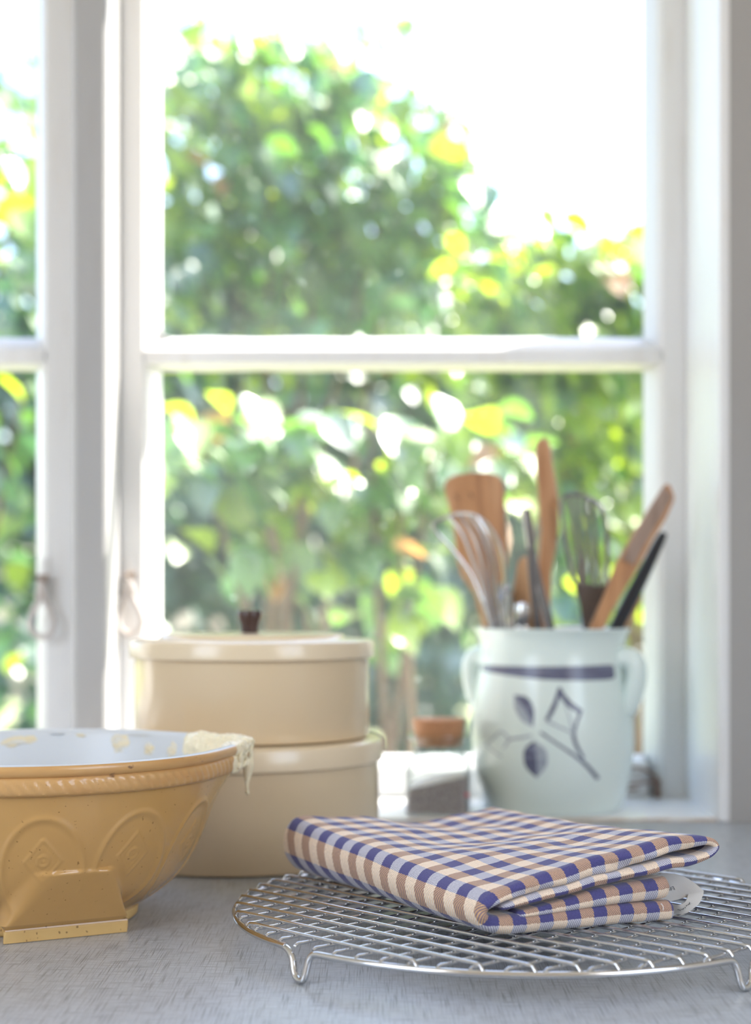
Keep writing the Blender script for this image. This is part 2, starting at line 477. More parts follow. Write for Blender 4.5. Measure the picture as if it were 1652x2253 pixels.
b = MB().box(RX0, RX1, RY0 - .1, RY0, RZ0, RZ1)
struct(b, 'wall_back', M['roompaint'])
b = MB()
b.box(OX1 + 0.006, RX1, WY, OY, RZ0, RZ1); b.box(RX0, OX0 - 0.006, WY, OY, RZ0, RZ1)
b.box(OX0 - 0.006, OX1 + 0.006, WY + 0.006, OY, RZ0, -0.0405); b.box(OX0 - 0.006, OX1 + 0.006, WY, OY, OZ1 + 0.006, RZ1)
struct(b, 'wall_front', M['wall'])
# lining of the window opening: right and left reveals with a rounded nose, head
def nose(x, s):
    return [(x, OY), (x, WY + .004), (x + s * .0015, WY - .0015), (x + s * .005, WY - .0025), (x + s * .0105, WY - .0005), (x + s * .0105, WY + .002), (x + s * .0058, WY + .002), (x + s * .0058, OY)]
struct(MB().prism(nose(OX1, 1), 'z', 0.0005, OZ1 + .004), 'trim_1', M['paint'])
struct(MB().prism(nose(OX0, -1), 'z', 0.0005, OZ1 + .004), 'trim_2', M['paint'])
struct(MB().box(OX0, OX1, WY, OY, OZ1, OZ1 + .0055), 'trim_3', M['paint'])
# inner sill board with a worn front edge
b = MB()
b.prism([(WY + .003, -0.040), (WY + .0012, 0.0005), (WY + .0022, 0.0024), (WY + .006, OZ0), (OY - .005, OZ0), (OY - .005, -0.040)], 'x', OX0, OX1)
sill = struct(b, 'trim_4', M['sillpaint'])
b = MB(); xs = np.linspace(OX0, OX1, 120)
rows = []
for x in xs:
    w = 0.0006 * mnoise.noise(Vector((x * 30, 0, 0)))
    rows.append([(x, WY + .0010, 0.0002), (x, WY - .0012, 0.0006), (x, WY - .0012, 0.0020 + w), (x, WY + .0016, 0.0028 + w)])
b.grid(rows)
edge = b.build('worn_edge', M['wornwood'], sill)
edge['label'] = 'worn brown front edge of the sill'

# ------------------------------------------------------------------ window: post and two casements
PX0, PX1, PY0 = -0.2735, -0.2423, 1.4144
b = MB()
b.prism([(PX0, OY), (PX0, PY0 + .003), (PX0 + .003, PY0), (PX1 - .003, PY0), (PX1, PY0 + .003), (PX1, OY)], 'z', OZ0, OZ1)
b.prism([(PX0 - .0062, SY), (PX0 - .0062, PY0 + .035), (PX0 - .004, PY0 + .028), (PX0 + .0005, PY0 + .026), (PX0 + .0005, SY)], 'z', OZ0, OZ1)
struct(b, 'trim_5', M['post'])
struct(MB().box(PX0 - .02, PX1, GY + .017, OY, OZ0, OZ1), 'trim_6', M['paint'])

TOPZ = OZ1 - 0.001
def casement(name, x0, x1, g0, g1, label):
    """x0/x1 outer edges, g0/g1 visible glass edges (chamfered bead from face to glass)"""
    t = empty(name, ((x0 + x1) / 2, SY, OZ0), label, None, None, 'structure')
    zb, zt = OZ0 + .0004, TOPZ
    BY = GY + .016
    def vst(xo, xg, s):
        f = xg - s * .0125
        p = [(xo, SY), (f - s * .002, SY), (f, SY + .002), (f + s * .001, SY + .0035), (f + s * .0025, SY + .004), (xg, GY - .001), (xg, GY + .004), (xg - s * .002, BY), (xo, BY)]
        MB().prism(p, 'z', zb, zt).build('stile', M['paint'], t)
    vst(x0, g0, 1); vst(x1, g1, -1)
    a, c = g0 - .0002, g1 + .0002
    # bottom and top rails
    MB().prism([(SY, zb), (SY, .0285), (SY + .002, .0305), (SY + .004, .033), (GY - .001, .0413), (GY + .004, .0413), (BY, .036), (BY, zb)], 'x', a, c).build('rail', M['paint'], t)
    MB().prism([(SY, zt), (SY, zt - .034), (GY - .001, zt - .046), (GY + .004, zt - .046), (BY, zt - .04), (BY, zt)], 'x', a, c).build('rail', M['paint'], t)
    # glazing bar with chamfers, built with a slightly uneven painted edge
    prof = [(SY + .0005, .4165), (SY + .0005, .4275), (SY + .003, .4305), (GY - .004, .4425), (GY + .003, .4445), (GY + .012, .437), (GY + .012, .418), (GY + .003, .4115), (GY - .003, .4125), (SY + .003, .4150)]
    rows = []
    for x in np.linspace(a - .0122, c + .0122, 90):
        w = mnoise.noise(Vector((x * 22, 3, 0))) * .0009
        rows.append([(x, y, z + (w if i in (3, 4) else (-w if i in (7, 8) else 0))) for i, (y, z) in enumerate(prof)])
    MB().grid(rows, closed=True).build('glazing_bar', M['paint'], t)
    # rounded putty fillets where the bar meets the stiles
    for xg, s in ((g0, 1), (g1, -1)):
        R = .009
        poly = [(xg - s * .001, .4440)] + [(xg + s * (R - R * math.sin(q)), .4442 + R - R * math.cos(q)) for q in np.linspace(0, PI / 2, 9)] + [(xg - s * .001, .4442 + R)]
        if s > 0: MB().prism(poly, 'y', GY - .006, GY + .003).build('putty_fillet', M['paint'], t)
    MB().box(g0 - .003, g1 + .003, GY, GY + .0025, .040, .413).build('pane', M['pane'], t)
    MB().box(g0 - .003, g1 + .003, GY, GY + .0025, .442, zt - .044).build('pane', M['pane'], t)
    return t
w1 = casement('window_1', PX1 + .0004, OX1 - .0004, -0.2068, 0.2591, None)
w2 = casement('window_2', OX0 + .0004, PX0 - .0066, OX0 + .035, -0.3270, None)

def catch(win, px, pyt, Y, tilt):
    """old window catch: round knob on a plate, a pear-shaped ring hanging from it"""
    c = Vector(P(px, pyt, Y))
    b = MB()
    b.box(c.x - .004, c.x + .0055, SY - .0018, SY + .0005, c.z - .018, c.z + .022)
    plate = b.build('catch_plate', M['paint'], win, bevel=.001)
    b = MB()
    b.tube([(c.x + .001, SY - .001, c.z), (c.x, SY - .007, c.z), (c.x - .001, Y - .003, c.z)], [.0035, .0028, .0026], 12)
    b.tube([(c.x - .005, Y - .001, c.z + .002), (c.x + .006, Y + .001, c.z + .003)], [.0036, .0036], 12)
    k = b.build('catch_knob', M['knobmetal'], win)
    b = MB()
    pts = [(0, 0), (-.0028, -.012), (-.0028, -.018), (-.0080, -.028), (-.0112, -.039), (-.0085, -.049), (0, -.053), (.0085, -.049), (.0112, -.039), (.0080, -.028), (.0028, -.018), (.0028, -.012)]
    pts = [(x, z + 0.0) for x, z in pts]
    cur = catmull(pts + [pts[0]], 5)[:-1]
    ca, sa = math.cos(tilt), math.sin(tilt)
    b.tube([(c.x + x * ca + z * sa, Y - .002 + .0006 * math.sin(i * .3), c.z + z * ca - x * sa) for i, (x, z) in enumerate(cur)], [.0029 if i > 8 else .0031 for i in range(len(cur))], 10, closed=True)
    b.build('ring', M['whitemetal'], win)
catch(w2, 92, 1278, SY - .012, -0.02)
catch(w1, 284, 1272, SY - .012, -0.03)

# window stay hook low on the right stile
hk = empty('window_hook', (0.2660, SY, 0.012), 'small tarnished window hook low on the right stile behind the crock', 'hook')
q = [P(1447, 1757, SY - .003), P(1446, 1735, SY - .004), P(1446, 1716, SY - .004)]
MB().tube(q, [.0030, .0024, .0030], 10).build('peg', M['brass'], hk)
q = catmull([P(1446, 1717, SY - .008), P(1415, 1722, SY - .011), P(1385, 1726, SY - .014), P(1378, 1732, SY - .016), P(1386, 1737, SY - .016), P(1404, 1736, SY - .015)], 6)
MB().tube(q, .0013, 8).build('hook_arm', M['brass'], hk)
q = catmull([P(1446, 1714, SY - .005), P(1430, 1700, SY - .005), P(1412, 1690, SY - .005), P(1396, 1688, SY - .004), P(1378, 1692, SY - .004)], 6)
MB().tube(q, .0014, 8).build('wire', M['brass'], hk)

# ------------------------------------------------------------------ countertop
ct = MB().box(RX0 + .002, RX1 - .002, 0.56, WY + .0008, -0.04, 0.0).build('countertop', M['counter'], loc=(0, .95, -0.04), bevel=.003)
tag(ct, 'grey linen-patterned laminate countertop running under the window', 'countertop')
CT = ct

# ------------------------------------------------------------------ garden
rng = np.random.default_rng(7)
random.seed(7)
GZ = -0.75
gnd = MB(); rows = []
for y in np.linspace(1.75, 14, 40):
    rows.append([(x, y, GZ + .03 * mnoise.noise(Vector((x, y, 0)))) for x in np.linspace(-9, 9, 40)])
gnd.grid(rows)
tag(gnd.build('ground', M['soil']), kind='structure')

def leaf_template(w=0.36):
    """one leaf of length 1 along +x, folded along the midrib, drooping tip"""
    xs = [0, .18, .42, .70, 1.0]; ws = [0.02, .30, w, .26, 0.0]; zs = [0, .03, .03, -.01, -.10]
    v = []
    for x, ww, z in zip(xs, ws, zs): v += [(x, ww, z + ww * .25), (x, 0, z), (x, -ww, z + ww * .25)]
    f = []
    for i in range(4):
        a = i * 3
        f += [(a, a + 1, a + 4, a + 3), (a + 1, a + 2, a + 5, a + 4)]
    return np.array(v), f
LV, LF = leaf_template()
LFA = np.array(LF)
def leaf_mesh(name, m):
    me = bpy.data.meshes.new(name); me.from_pydata([tuple(p) for p in LV], [], LF); me.materials.append(m)
    me.polygons.foreach_set('use_smooth', [True] * len(me.polygons)); return me
LEAFME = {k: leaf_mesh('leaf_' + k, M[k]) for k in ('leaf', 'leafyellow', 'leafdark', 'leaforange')}

def rot_mats(n, droop=0.35, spread=0.6):
    # most leaves present their faces to the sunny side, the rest hang anyhow
    c = rng.random(n); f = c < .56; g = (c >= .56) & (c < .84)
    yaw = np.where(f, rng.normal(-.78, .42, n), rng.uniform(0, 2 * PI, n))
    pitch = np.where(f, rng.normal(.82, .30, n), rng.normal(droop, spread, n))
    roll = np.where(f | g, rng.normal(0, .36, n), rng.normal(0, 0.55, n))
    yaw = np.where(g, rng.normal(.60, .6, n), yaw); pitch = np.where(g, rng.normal(.70, .35, n), pitch)
    cy, sy, cp, sp, cr, sr = np.cos(yaw), np.sin(yaw), np.cos(pitch), np.sin(pitch), np.cos(roll), np.sin(roll)
    R = np.zeros((n, 3, 3))
    R[:, 0, 0] = cy * cp; R[:, 0, 1] = cy * sp * sr - sy * cr; R[:, 0, 2] = cy * sp * cr + sy * sr
    R[:, 1, 0] = sy * cp; R[:, 1, 1] = sy * sp * sr + cy * cr; R[:, 1, 2] = sy * sp * cr - cy * sr
    R[:, 2, 0] = -sp; R[:, 2, 1] = cp * sr; R[:, 2, 2] = cp * cr
    return R

def shrub(name, label, base, blobs, size, mix, singles=70, stems=5):
    """blobs: (x, y, z, rx, ry, rz, count); nearest leaves are parts of their own, the rest joined"""
    t = empty(name, base, label, 'shrub')
    pos = []
    for (x, y, z, rx, ry, rz, n) in blobs:
        d = rng.normal(size=(n, 3)); d /= np.linalg.norm(d, axis=1)[:, None]
        r = rng.uniform(0.25, 1.0, n) ** 0.6
        r *= 1 + 0.18 * np.sin(d[:, 0] * 5 + x * 9) * np.cos(d[:, 2] * 6 + z * 7)
        pos.append(np.array([x, y, z]) + d * r[:, None] * np.array([rx, ry, rz]))
    pos = np.concatenate(pos)
    n = len(pos)
    sc = size * rng.uniform(0.65, 1.25, n)
    R = rot_mats(n)
    kinds = np.array(list(mix.keys()))[rng.choice(len(mix), n, p=np.array(list(mix.values())) / sum(mix.values()))]
    order = np.argsort(pos[:, 1])
    single = np.zeros(n, bool); single[order[:singles]] = True
    b0 = np.array(base)
    for kname in mix:
        idx = np.where((kinds == kname) & ~single)[0]
        if not len(idx): continue
        V = np.einsum('nij,kj->nki', R[idx] * sc[idx][:, None, None], LV) + (pos[idx] - b0)[:, None, :]
        F = (LFA[None] + (np.arange(len(idx)) * len(LV))[:, None, None]).reshape(-1, 4)
        me = bpy.data.meshes.new('foliage')
        me.vertices.add(V.size // 3); me.vertices.foreach_set('co', V.astype(np.float32).ravel())
        me.loops.add(F.size); me.loops.foreach_set('vertex_index', F.astype(np.int32).ravel())
        me.polygons.add(len(F)); me.polygons.foreach_set('loop_start', np.arange(len(F), dtype=np.int32) * 4)
        me.update(calc_edges=True); me.validate()
        me.polygons.foreach_set('use_smooth', [True] * len(me.polygons))
        me.materials.append(M[kname])
        o = bpy.data.objects.new('foliage', me); COL.objects.link(o); o.parent = t; o['kind'] = 'stuff'
    for i in np.where(single)[0]:
        o = bpy.data.objects.new('leaf', LEAFME[kinds[i]]); COL.objects.link(o); o.parent = t
        mt = Matrix(R[i].tolist()).to_4x4() @ Matrix.Scale(sc[i], 4)
        mt.translation = Vector(pos[i] - b0)
        o.matrix_local = mt
    for k in range(stems):
        bl = blobs[k % len(blobs)]
        p0 = (base[0] + random.uniform(-.12, .12), base[1] + random.uniform(-.1, .1), base[2])
        p2 = (bl[0] + random.uniform(-.4, .4) * bl[3], bl[1] + random.uniform(-.3, .3) * bl[4], bl[2] + .6 * bl[5])
        p1 = tuple(lerp(a, c, .5) + random.uniform(-.06, .06) for a, c in zip(p0, p2))
        cur = catmull([p0, p1, p2], 6)
        MB().tube(cur, [lerp(.014, .004, i / (len(cur) - 1)) for i in range(len(cur))], 7).build('stem', M['bark'], t)
    return t

MIX = {'leaf': .60, 'leafyellow': .22, 'leafdark': .17, 'leaforange': .006}
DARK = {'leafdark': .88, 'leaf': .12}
YEL = {'leafyellow': .62, 'leaf': .30, 'leafdark': .08, 'leaforange': .006}
def B(px, py, Y, rx, ry, rz, n):
    p = P(px, py, Y); return (p[0], p[1], p[2], rx, ry, rz, n)
shrub('leafy_shrub', 'tall green shrub reaching highest outside the middle of the window', (-0.25, 4.2, GZ),
      [B(560, 330, 4.15, .36, .34, .36, 300), B(760, 420, 4.2, .40, .34, .36, 330), B(480, 600, 4.15, .38, .34, .34, 250), B(900, 600, 4.15, .38, .34, .32, 260), B(640, 200, 4.2, .24, .3, .18, 110), B(920, 400, 4.2, .20, .3, .26, 120)],
      .088, MIX, 100, 7)
shrub('leafy_shrub', 'sunlit yellow-green shrub outside the right part of the window', (0.62, 3.45, GZ),
      [B(1230, 690, 3.45, .26, .2, .20, 170), B(1370, 640, 3.45, .22, .2, .18, 140), B(1130, 600, 3.45, .18, .2, .16, 80), B(1330, 900, 3.45, .26, .2, .28, 170), B(1390, 1200, 3.45, .24, .2, .3, 150), B(1180, 900, 3.45, .22, .2, .2, 90)],
      .080, YEL, 100, 6)
shrub('leafy_shrub', 'low broad shrub with big pale leaves just outside the lower panes', (-0.02, 2.8, GZ),
      [B(720, 1010, 2.8, .26, .15, .10, 75), B(480, 980, 2.8, .17, .15, .09, 40), B(980, 1000, 2.8, .18, .15, .12, 45), B(850, 1250, 2.8, .16, .15, .16, 45), B(640, 1180, 2.8, .2, .15, .12, 30)],
      .086, {'leaf': .58, 'leafyellow': .24, 'leafdark': .14, 'leaforange': .04}, 90, 6)
shrub('leafy_shrub', 'shrub seen only through the narrow left casement', (-1.05, 3.5, GZ),
      [B(-60, 520, 3.5, .36, .3, .28, 190), B(-40, 850, 3.5, .4, .3, .3, 170), B(0, 1200, 3.5, .4, .3, .36, 170)],
      .085, MIX, 80, 5)
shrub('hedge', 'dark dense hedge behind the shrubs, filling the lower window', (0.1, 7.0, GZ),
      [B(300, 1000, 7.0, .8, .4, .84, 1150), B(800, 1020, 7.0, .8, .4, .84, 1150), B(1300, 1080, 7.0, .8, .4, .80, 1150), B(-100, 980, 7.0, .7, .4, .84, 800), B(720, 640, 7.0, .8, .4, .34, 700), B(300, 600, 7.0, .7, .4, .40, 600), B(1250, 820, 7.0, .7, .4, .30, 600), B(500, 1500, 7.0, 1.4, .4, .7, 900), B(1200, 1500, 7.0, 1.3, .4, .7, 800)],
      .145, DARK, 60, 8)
shrub('tree', 'distant pale leafy tree top fading into the bright sky at upper left', (-0.9, 9.2, GZ),
      [B(470, 190, 9.2, .65, .5, .45, 260), B(720, 270, 9.2, .6, .5, .36, 190), B(60, 330, 9.2, .75, .5, .6, 330), B(840, 90, 9.2, .25, .3, .2, 30)],
      .135, {'leaf': .7, 'leafyellow': .3}, 60, 4)

# ------------------------------------------------------------------ cake tins
def tin(name, label, group, c, R, RL, zb, z_lid0, z_lid1, lift, tilt=0.0):
    t = empty(name, (c[0], c[1], zb), label, 'tin', group)
    hb = z_lid1 - zb - .003
    body = [(R - .004, 0), (R - .001, .0008), (R, .0028), (R, hb), (R - .001, hb), (R - .001, .004), (R - .006, .003)]
    MB().lathe([(r, z + zb) for r, z in body], (c[0], c[1], 0), 160).build('body', M['cream'], t)
    lid = [(RL - .0008, z_lid0), (RL, z_lid0 + .0008), (RL, z_lid1 - .0035), (RL - .001, z_lid1 - .0012), (RL - .0035, z_lid1)]
    ins = RL - .0225
    lid += [(ins + .002, z_lid1 + .0002), (ins, z_lid1 + lift * .4), (ins - .0012, z_lid1 + lift), (ins - .004, z_lid1 + lift + .0003), (0.02, z_lid1 + lift + .0006), (.0005, z_lid1 + lift + .0006)]
    inner = [(RL - .0008, z_lid0), (R + .0004, z_lid0), (R + .0004, z_lid1 - .0022), (.0005, z_lid1 - .0020)]
    lb = MB().lathe(lid, (c[0], c[1], 0), 160, cap0=False)
    lb.lathe(inner, (c[0], c[1], 0), 160, cap0=False)
    lo = lb.build('lid', M['creamlid'], t)
    return t, lo, z_lid1 + lift
TC2 = ((525 - 826) / FPX * 1.185, 1.185)
t2, l2, ztop2 = tin('cake_tin', 'wide cream enamel cake tin, bottom of the stack, behind the mixing bowl', 'stacked cream cake tins', TC2, .1060, .1090, 0.0003, .0722, .0886, .0)
TC1 = ((555.5 - 826) / FPX * 1.185, 1.185)
t1, l1, ztop1 = tin('cake_tin', 'smaller cream enamel cake tin with dark lid knob, top of the stack', 'stacked cream cake tins', TC1, .0882, .0921, .0893, .1487, .1622, .0040)
kn = [(.0062, 0), (.0066, .002), (.0070, .006), (.0082, .0095), (.0094, .0125), (.0096, .0155), (.0088, .0172), (.004, .0178), (.0004, .0178)]
knob = MB().lathe(kn, (TC1[0] - .002, TC1[1], ztop1 + .0002), 48).build('knob', M['bakelite'], t1)
knob['label'] = 'dark brown lid knob'

# ------------------------------------------------------------------ mixing bowl
BC = (-0.2079, 0.955)
FAC = math.radians(27)               # direction of the grip facet, measured from straight at the camera towards the right
SPO = math.radians(90 + 17)          # direction of the pouring lip
OUT = [(.0610, .0), (.0624, .0014), (.0632, .0068), (.0628, .0078), (.0680, .0108), (.0785, .0180), (.0880, .0265), (.0955, .0375), (.1010, .0490), (.1055, .0610), (.1090, .0725), (.1118, .0830), (.1126, .0858)]
BAND = [(.1150, .0862), (.1172, .0875), (.1180, .0900), (.1182, .0930), (.1178, .0955), (.1168, .0966), (.1184, .0976), (.1192, .0990), (.1194, .1012), (.1186, .1030), (.1165, .1038)]
INN = [(.1140, .1034), (.1122, .1015), (.1105, .0960), (.1075, .0830), (.1030, .0690), (.0965, .0540), (.0870, .0385), (.0740, .0260), (.0560, .0180), (.0300, .0140), (.0005, .0135)]
def dense(tab, step):
    out = []
    for a, c in zip(tab, tab[1:]):
        n = max(1, int(math.hypot(c[0] - a[0], c[1] - a[1]) / step))
        out += [(lerp(a[0], c[0], k / n), lerp(a[1], c[1], k / n)) for k in range(n)]
    return out + [tab[-1]]
sm = [tuple(p) for p in catmull(OUT[4:], 14)]
PROF = [('foot', p) for p in dense(OUT[:3], .0012)] + [('low', OUT[3])] + [('body', p) for p in sm] + [('band', p) for p in dense(BAND, .0009)] + [('in', tuple(p)) for p in catmull(INN, 6)]
def angd(a, c): return (a - c + PI) % (2 * PI) - PI
FW0, FZ = .0375, .0420
def bowl_r(kind, r, z, ps):
    """radius of the bowl at angle ps (0 faces the camera, positive to the right)"""
    # embossed arches and lozenges, twelve around
    if kind == 'body':
        st = PI / 6; cpos = math.radians(15)
        k = round((ps - cpos) / st); a = (ps - cpos - k * st) * r
        e = math.sqrt((a / .0225) ** 2 + ((z - .043) / .0305) ** 2)
        d = (e - 1) * .025
        r += .0008 * math.exp(-(d / .0015) ** 2) - .0006 * (1 - sstep(-.004, 0, d)) * sstep(.012, .02, z)
        lz = abs(a) / .0098 + abs(z - .049) / .0125
        r += .0007 * math.exp(-((lz - 1) / .10) ** 2) + .0004 * math.exp(-((lz - .68) / .09) ** 2)
        rr = math.hypot(a, z - .049)
        r += .0008 * math.exp(-((rr - .0030) / .0007) ** 2) + .0007 * math.exp(-(rr / .0009) ** 2)
    if kind == 'band' and .0868 < z < .0958:
        r += .00042 * math.sin(ps * 116 + z * 700) * sstep(.0868, .088, z) * (1 - sstep(.0945, .0958, z))
    if kind in ('foot', 'low', 'body'):
        dl = angd(ps, FAC)
        if abs(dl) < 1.2:
            dist = .0712 + .668 * z
            if kind == 'foot': dist = .0715 + .25 * z
            if kind == 'low': dist = .0728
            plane = dist / math.cos(dl)
            lat = dist * math.tan(dl)
            w = (.0378 - .58 * max(0, z - .006)) if z > .009 else FW0
            ww, fd = (w, .006) if lat > 0 else (w - .30 * max(0, z - .006) * .9 + .002, .020)
            if z <= .009: ww, fd = w, .004
            mk = (1 - sstep(ww - .002, ww + fd, abs(lat))) * (1 - sstep(FZ - .0012, FZ + .0014, z))
            if plane > r: r = lerp(r, plane, mk)
            elif z < .02: r = lerp(r, plane, mk)
    # pouring lip
    ds = angd(ps, SPO)
    g = math.exp(-(ds / math.radians(17)) ** 2)
    if kind in ('band', 'body'): r += .0155 * g * sstep(.060, .1035, z)
    if kind == 'in': r += .0150 * g * sstep(.060, .1034, z)
    return r
def bowl_pt(kind, p, ps):
    r = bowl_r(kind, p[0], p[1], ps)
    z = p[1]
    if kind in ('band', 'in') and z > .09: z += .0012 * math.exp(-(angd(ps, SPO) / .35) ** 2)
    return (BC[0] + r * math.sin(ps), BC[1] - r * math.cos(ps), z + .0003)
NB = 640
PS = [2 * PI * k / NB for k in range(NB)]
bowl = empty('mixing_bowl', (BC[0], BC[1], 0), 'large tan glazed mixing bowl, white inside, with embossed arches and a pouring lip', 'bowl')
rows, mi = [], []
b = MB()
vs = []
for kind, p in PROF: rows.append([bowl_pt(kind, p, a) for a in PS])
MI = {'foot': 1, 'low': 0, 'body': 0, 'band': 2, 'in': 3}
fm = []
for i in range(len(PROF) - 1): fm += [MI[PROF[i + 1][0]] if PROF[i][1][1] < .1025 or PROF[i][0] == 'in' else 3] * NB
b.grid(rows, closed=True)
b.mi = fm
b.f.append(tuple(range(NB))[::-1]); b.mi.append(1)
b.build('body', [M['tan'], M['tanfoot'], M['tanrim'], M['whiteglaze']], bowl, smooth=50)

# batter: skin over the pouring lip, smears inside, one long drip
def batter_thick(kind, p, ps):
    ds = angd(ps, SPO)
    q = Vector((math.sin(ps) * 60, math.cos(ps) * 60, p[1] * 420))
    nz = mnoise.noise(q * .8) * .6 + mnoise.noise(q * 2.3) * .4
    if kind == 'in':
        m = (1 - sstep(.34, .50, abs(ds) + .05 * nz)) * sstep(.084, .094, p[1] + .004 * nz + .004 * math.cos(ds * 9))
        base = .0006 + .0022 * max(0, nz + .1) + .0014 * math.exp(-((abs(ds) - .36) / .07) ** 2)
    else:
        m = (1 - sstep(.26, .36, abs(ds) + .06 * nz)) * sstep(.0872, .0945, p[1] + .0075 * math.sin(ds * 21 + 1) + .003 * nz)
        base = .0003 + .0026 * max(0, nz + .1) + .0014 * math.exp(-((ds + .24) / .06) ** 2)
    return base * m
b = MB()
reg = [(k, p) for k, p in PROF if (k == 'band' and p[1] > .0866) or (k == 'in' and p[1] > .08)]
fine = []
for (k0, p0), (k1, p1) in zip(reg, reg[1:]):
    for s in range(2): fine.append((k1 if s else k0, (lerp(p0[0], p1[0], s / 2), lerp(p0[1], p1[1], s / 2))))
aa = [SPO + x for x in np.linspace(-.56, .56, 150)]
pts, th = [], []
for i, (k, p) in enumerate(fine):
    prow = []; trow = []
    for a in aa:
        prow.append(Vector(bowl_pt(k, p, a))); trow.append(batter_thick(k, p, a))
    pts.append(prow); th.append(trow)
vs = []
for i in range(len(fine)):
    for j in range(len(aa)):
        du = pts[min(i + 1, len(fine) - 1)][j] - pts[max(i - 1, 0)][j]
        dv = pts[i][min(j + 1, len(aa) - 1)] - pts[i][max(j - 1, 0)]
        nn = dv.cross(du).normalized()
        if i < len(fine) * .4 and (nn.x * math.sin(aa[j]) - nn.y * math.cos(aa[j])) < 0: nn = -nn
        elif i >= len(fine) * .4 and nn.z < 0: nn = -nn
        vs.append(pts[i][j] + nn * (th[i][j] - .00015))
W = len(aa)
fs = [(i * W + j, i * W + j + 1, (i + 1) * W + j + 1, (i + 1) * W + j) for i in range(len(fine) - 1) for j in range(W - 1)
      if max(th[i][j], th[i + 1][j], th[i][j + 1], th[i + 1][j + 1]) > .0002]
b.add(vs, fs)
bat = empty('cake_batter', (BC[0] + .12, BC[1] + .03, .09), 'pale cake batter smeared over the pouring lip of the tan bowl', 'batter')
b.build('lip_smear', M['batter'], bat, smooth=60)
d0 = Vector(bowl_pt('band', (.1194, .1000), SPO + .05))
def pz(px, py, dy=0): return P(px, py, d0.y + dy)
dr = catmull([(d0.x + .0003, d0.y - .001, d0.z + .002), pz(548, 1652, -.002), pz(546, 1672, -.003), pz(545, 1695, -.003), pz(543, 1720, -.003), pz(544, 1738, -.003), pz(544, 1749, -.003)], 6)
rr = [interp([(0, .0016), (.18, .0024), (.4, .0040), (.55, .0028), (.7, .0012), (.82, .0008), (.92, .0015), (1, .0004)], i / (len(dr) - 1)) for i in range(len(dr))]
MB().tube(dr, rr, 10).build('drip', M['batter'], bat)
for (ps0, w) in ((SPO - .28, .0016), (SPO - .20, .0012), (SPO - .12, .0015)):
    a = [Vector(bowl_pt('band', (.1194, z), ps0 + .01 * math.sin(z * 900))) for z in (.1034, .100, .096, .092, .089)]
    o2 = [(p.x + math.sin(ps0) * .0004, p.y - math.cos(ps0) * .0004, p.z) for p in a]
    MB().tube(catmull(o2, 4), [w * interp([(0, .6), (.6, .9), (.9, 1.2), (1, .5)], i / 16) for i in range(17)], 8).build('drip', M['batter'], bat)
def smear(px, py, w, h, ang, seed):
    """thin smear on the far inner wall, centred at a pixel"""
    best = None
    inn = [p for k, p in PROF if k == 'in' and p[1] > .06]
    for p in inn:
        for a in np.linspace(PI * .55, PI * 1.3, 90):
            q = bowl_pt('in', p, a)
            sx = 826 + FPX * q[0] / q[1]; sy = YH + FPX * (H - q[2]) / q[1]
            d = (sx - px) ** 2 + (sy - py) ** 2
            if best is None or d < best[0]: best = (d, p, a)
    _, p0, a0 = best
    n = 26; vs = []; tt = []
    for i in range(n):
        for j in range(n):
            u, v = (j / (n - 1) * 2 - 1), (i / (n - 1) * 2 - 1)
            uu = u * math.cos(ang) - v * math.sin(ang) * h / w; vv = u * math.sin(ang) * w / h + v * math.cos(ang)
            z = p0[1] + vv * h
            zc = min(.1005, max(.03, z))
            r = interp(sorted([(q[1], q[0]) for q in inn]), zc)
            e = bowl_pt('in', (r, zc), a0 + uu * w / .11)
            q = mnoise.noise(Vector((u * 2.2 + seed, v * 2.2, seed * 3.1)))
            q2 = mnoise.noise(Vector((u * 7 + seed, v * 5, seed)))
            t = max(0, 1 - (u * u * 1.1 + v * v * 1.3) * (1 + .9 * q) - .55 * abs(q) - .5 * max(0, q2)) ** .7
            k = 1 - (t * .0016 - .0002) / .11
            vs.append((BC[0] + (e[0] - BC[0]) * k, BC[1] + (e[1] - BC[1]) * k, e[2])); tt.append(t)
    fs = [(i * n + j, i * n + j + 1, (i + 1) * n + j + 1, (i + 1) * n + j) for i in range(n - 1) for j in range(n - 1) if max(tt[i * n + j], tt[i * n + j + 1], tt[(i + 1) * n + j]) > .02]
    MB().add(vs, fs).build('inner_smear', M['smear'], bat, smooth=60)
for a in ((40, 1632, .013, .0042, -.10, 1), (262, 1632, .0075, .0085, .55, 2), (130, 1608, .007, .0022, .1, 3), (380, 1650, .005, .0060, -.2, 4), (330, 1650, .005, .005, .2, 5), (180, 1615, .005, .002, .1, 6), (310, 1606, .012, .002, 0, 7)):
    smear(*a)

# ------------------------------------------------------------------ spice jar
JC = (P(966, 0, 1.388)[0], 1.388)
jar = empty('spice_jar', (JC[0], JC[1], OZ0), 'small square glass jar of greyish salt with a cork stopper, left of the crock', 'jar')
JR = math.radians(-7)
def sq(hw, rc, z, n=8):
    pts = []
    for cx, cy, a0 in ((1, 1, 0), (-1, 1, 90), (-1, -1, 180), (1, -1, 270)):
        for k in range(n + 1):
            a = math.radians(a0 + 90 * k / n)
            x, y = cx * (hw - rc) + rc * math.cos(a), cy * (hw - rc) + rc * math.sin(a)
            pts.append((JC[0] + x * math.cos(JR) - y * math.sin(JR), JC[1] + x * math.sin(JR) + y * math.cos(JR), OZ0 + z))
    return pts
prof = [(.0255, .006, .0004), (.0275, .006, .002), (.0278, .006, .006), (.0278, .006, .040), (.0272, .007, .044), (.0250, .011, .047), (.0236, .0160, .0490), (.0232, .0210, .0505), (.0232, .0231, .0520), (.0234, .0233, .0640), (.0270, .0269, .0655), (.0276, .0275, .0675), (.0270, .0269, .0695), (.0238, .0237, .0700)]
